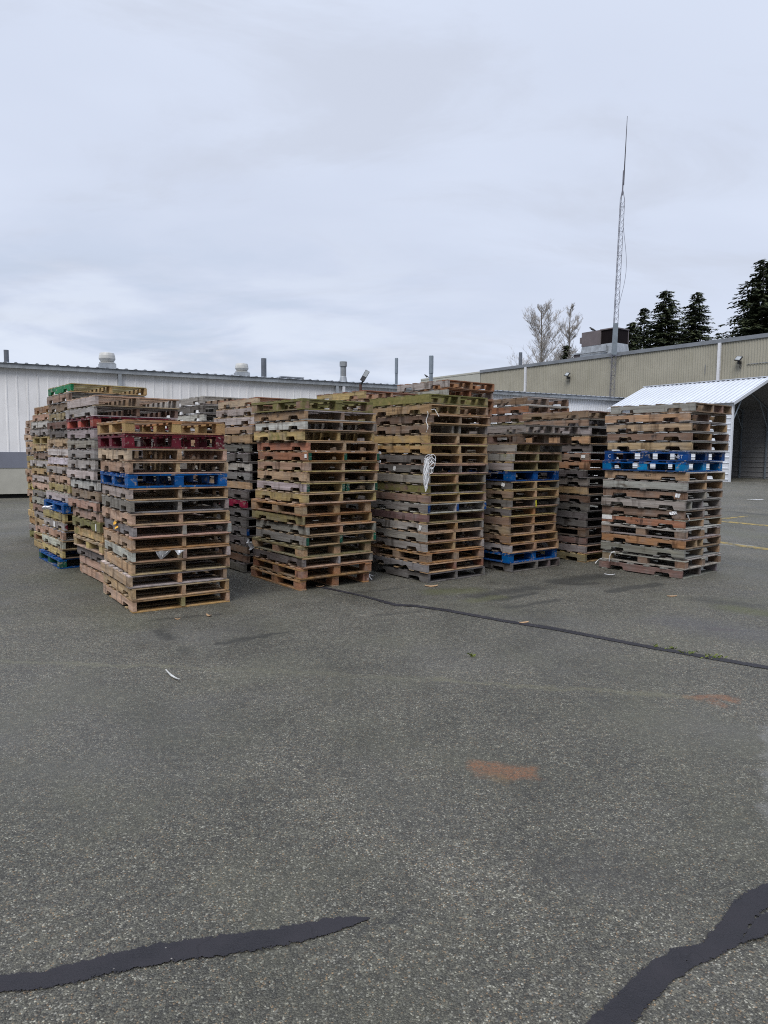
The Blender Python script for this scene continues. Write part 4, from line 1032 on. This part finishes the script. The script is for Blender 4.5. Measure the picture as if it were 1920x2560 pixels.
def knot(px, py, label):
    p = gp(px, py); rnd = random.Random(px); mb = MB()
    for k in range(7):
        a = rnd.uniform(0, 6.28); L = rnd.uniform(.05, .11)
        mb.tube([p+Vector((0, 0, .03)), p+Vector((L*.5*math.cos(a), L*.5*math.sin(a), .05+rnd.uniform(0, .04))), p+Vector((L*math.cos(a), L*math.sin(a), .015+rnd.uniform(0, .05)*(k % 2)))], [.012, .010, .004], 6)
    tag(mb.build('plastic_knot', M['plastic'], smooth_=True), label, 'litter')
knot(915, 1452, 'knotted white plastic strip on the ground beside the orange block feet')
def litter(px, py, L, w, ang, mat, name, label, lift=.006, curl=.012):
    p = gp(px, py)
    if isinstance(ang, tuple): q = gp(*ang); L = (q-p).length; d = (q-p).normalized(); p = (p+q)/2
    else: d = Vector((math.cos(ang), math.sin(ang), 0))
    mb = MB(); n = 6; d.z = 0; d.normalize(); e = Vector((-d.y, d.x, 0))
    for k in range(n+1):
        u = k/n-.5; ww = w*(1-abs(u)*1.2)*R(.85, 1.05)+.002; z = lift+curl*(2*u)**2
        b = p+d*L*u+e*(.03*L*u*u)
        for (sd, zz) in ((-1, 0), (1, 0), (1, .005), (-1, .005)): mb.v.append(b+e*sd*ww/2+Vector((0, 0, z+zz)))
    for k in range(n):
        for q in range(4):
            a = 4*k+q; b = 4*k+(q+1) % 4; mb.f.append((a, b, b+4, a+4))
    mb.f += [(3, 2, 1, 0), (4*n, 4*n+1, 4*n+2, 4*n+3)]
    return tag(mb.build(name, M[mat]), label, 'litter', 'litter on the asphalt')
litter(414, 1681, .17, .014, (448, 1705), 'dullstrip', 'plastic_strip', 'curved white plastic strip on open asphalt before the frontmost stack')
litter(1078, 1467, .16, .06, .1, 'splinter', 'wood_splinter', 'orange wood splinter on mossy asphalt by the twine-hung stack')
litter(522, 1541, .07, .03, -.6, 'splinter', 'wood_splinter', 'larger tan wood chip before the right foot of the frontmost stack')
litter(444, 1550, .055, .018, .1, 'splinter', 'wood_splinter', 'tiny tan wood chip left of the larger chip, near the frontmost stack')
litter(1524, 1438, .14, .012, -.2, 'plastic', 'plastic_strip', 'thin white strip on wet asphalt left of the rightmost stack')
litter(1680, 1492, .12, .03, .1, 'splinter', 'wood_splinter', 'flat wood chip on asphalt below the rightmost stack', curl=.004)
litter(1888, 1250, .5, .12, .1, 'plastic', 'plastic_strip', 'far white scrap on the asphalt before the shed')
litter(800, 1468, .10, .02, .2, 'splinter', 'wood_splinter', 'thin brown splinter beside the start of the thin sealant line')
litter(1310, 1558, .10, .03, .4, 'splinter', 'wood_splinter', 'reddish wood bits lying on the thin sealant line', curl=.003)
# strap curls at the foot of the rightmost stack
def curl(px, py, pts, label):
    p = gp(px, py); tag(MB().tube([p+Vector(q) for q in pts], .006, 5).build('plastic_strap', M['plastic']), label, 'litter', 'loose straps')
curl(1488, 1412, [(0, 0, .02), (.03, .01, .06), (.08, .02, .09), (.13, .03, .10)], 'thin grey strap end curling from the lowest pallet of the rightmost stack')
curl(1523, 1425, [(0, .02, .12), (.0, .0, .20), (.02, -.01, .25), (.06, -.01, .26)], 'white strap loop poking out near the foot of the rightmost stack')
# weeds in the far crack
def weed_run(pts, n):
    mb = MB(); rnd = random.Random(11)
    for k in range(n):
        (px, py, sp) = rnd.choice(pts); p = gp(px+rnd.gauss(0, sp), py+rnd.gauss(0, sp*.12)); a = rnd.uniform(0, 6.28); L = rnd.uniform(.012, .045)
        d = Vector((math.cos(a), math.sin(a), 0)); e = Vector((-d.y, d.x, 0))*.0035
        mb.quad(p-e, p+e, p+d*L*.5+Vector((0, 0, L*.6))+e*.6, p+d*L+Vector((0, 0, L*.55)))
    tag(mb.build('weeds', M['weed']), kind='stuff')
weed_run([(1775, 1642, 16), (1790, 1646, 10), (1730, 1634, 10), (1678, 1622, 8), (1640, 1618, 6), (1182, 1641, 4)], 80)

# ------------------------------------------------------------------ sky and light
w = bpy.data.worlds.new('World'); scene.world = w; w.use_nodes = True
t = NT('sky', w.node_tree)
SUN_AZ, SUN_EL = math.radians(-158), math.radians(54)      # azimuth from +Y, clockwise positive
sky = t.node('ShaderNodeTexSky', sky_type='NISHITA'); sky.sun_disc = False
sky.sun_elevation = SUN_EL; sky.sun_rotation = SUN_AZ; sky.air_density = 1.0; sky.dust_density = 2.0
tc = t.node('ShaderNodeTexCoord'); D = tc.outputs['Generated']
sx = t.node('ShaderNodeSeparateXYZ'); t.l.new(D, sx.inputs[0]); Z = sx.outputs[2]
zz = t.math('ADD', t.math('MAXIMUM', Z, 0.0), 0.22)
cv = t.node('ShaderNodeCombineXYZ'); t.put(cv.inputs[0], t.math('DIVIDE', sx.outputs[0], zz)); t.put(cv.inputs[1], t.math('DIVIDE', sx.outputs[1], zz))
C = cv.outputs[0]
n1 = t.noise(t.mapping(C, (0.55, 0.9, 1), (0, 0, 0.2), (3.1, 1.7, 0)), 1.0, 4, 0.5, 0.3)
n2 = t.noise(t.mapping(C, (1.1, 1.9, 1), (0, 0, -.2), (8.3, 2.2, 0)), 1.35, 6, 0.6, 0.5)
n3 = t.noise(t.mapping(C, (1.0, 1.6, 1), (0, 0, 0.1), (1.3, 6.2, 0)), 1.7, 5, 0.55, 0.3)
deck = t.mix(t.rng(n1, 0.3, 0.68), (6.45, 7.05, 8.5), (7.4, 8.05, 9.55))
deck = t.mix(t.rng(n2, 0.45, 0.68, 0, .75), deck, (6.15, 6.6, 7.75))
low = t.math('MULTIPLY', t.rng(Z, 0.36, 0.12), t.rng(sx.outputs[0], 0.32, -0.2))
deck = t.mix(t.math('MULTIPLY', t.math('MULTIPLY', t.rng(n3, 0.46, 0.66), low), .8), deck, (5.2, 6.05, 7.55))
deck = t.mix(t.math('MULTIPLY', t.math('MULTIPLY', t.rng(n3, 0.52, 0.36), low), .55), deck, (8.0, 8.6, 9.7))
deck = t.mix(t.rng(Z, 0.12, 0.0, 0, .6), deck, (5.7, 6.55, 8.35))
zen = t.rng(Z, 0.56, 0.95, 1.0, 2.5)
back = t.rng(sx.outputs[1], 0.1, -0.5)          # unseen sky behind the viewer, dimmed low down to darken the pallet gaps
zen = t.math('MULTIPLY', zen, t.math('SUBTRACT', 1.0, t.math('MULTIPLY', back, t.rng(Z, 0.75, 0.02, 0.0, 0.78))))
deck = t.vmath('MULTIPLY', deck, zen); deck = t.vmath('MULTIPLY', deck, (1.035, 1.04, 1.04))
mixd = t.mix(0.94, sky.outputs[0], deck)
bg = t.node('ShaderNodeBackground'); bg.inputs[1].default_value = 0.1; t.l.new(mixd, bg.inputs[0])
wo = t.node('ShaderNodeOutputWorld'); t.l.new(bg.outputs[0], wo.inputs[0])
sd = bpy.data.lights.new('sun', 'SUN'); sd.energy = 2.7; sd.angle = math.radians(30); sd.color = (1, .965, .92)
so = bpy.data.objects.new('sun', sd); COL.objects.link(so)
sv = Vector((math.sin(SUN_AZ)*math.cos(SUN_EL), math.cos(SUN_AZ)*math.cos(SUN_EL), math.sin(SUN_EL)))
so.rotation_euler = sv.to_track_quat('Z', 'Y').to_euler(); so.location = sv*60
vs = scene.view_settings; scene.display_settings.display_device = 'sRGB'
vs.view_transform = 'Standard'; vs.look = 'None'; vs.exposure = 0.0; vs.gamma = 1.0; vs.use_curve_mapping = False
scene.cycles.max_bounces = 6; scene.cycles.diffuse_bounces = 3; scene.cycles.use_denoising = False; scene.cycles.denoiser = 'OPENIMAGEDENOISE'; scene.cycles.denoising_input_passes = 'RGB_ALBEDO_NORMAL'; scene.cycles.filter_width = 1.1; scene.cycles.sample_clamp_indirect = 4.0
import re
for o in scene.objects:
    if 'label' in o and len(re.findall(r"[A-Za-z0-9][A-Za-z0-9'-]*", o['label'])) > 16: print('LONG', o['label'])
print('shed ridge', yr, zr2, HE, 'n objects', len(bpy.data.objects))
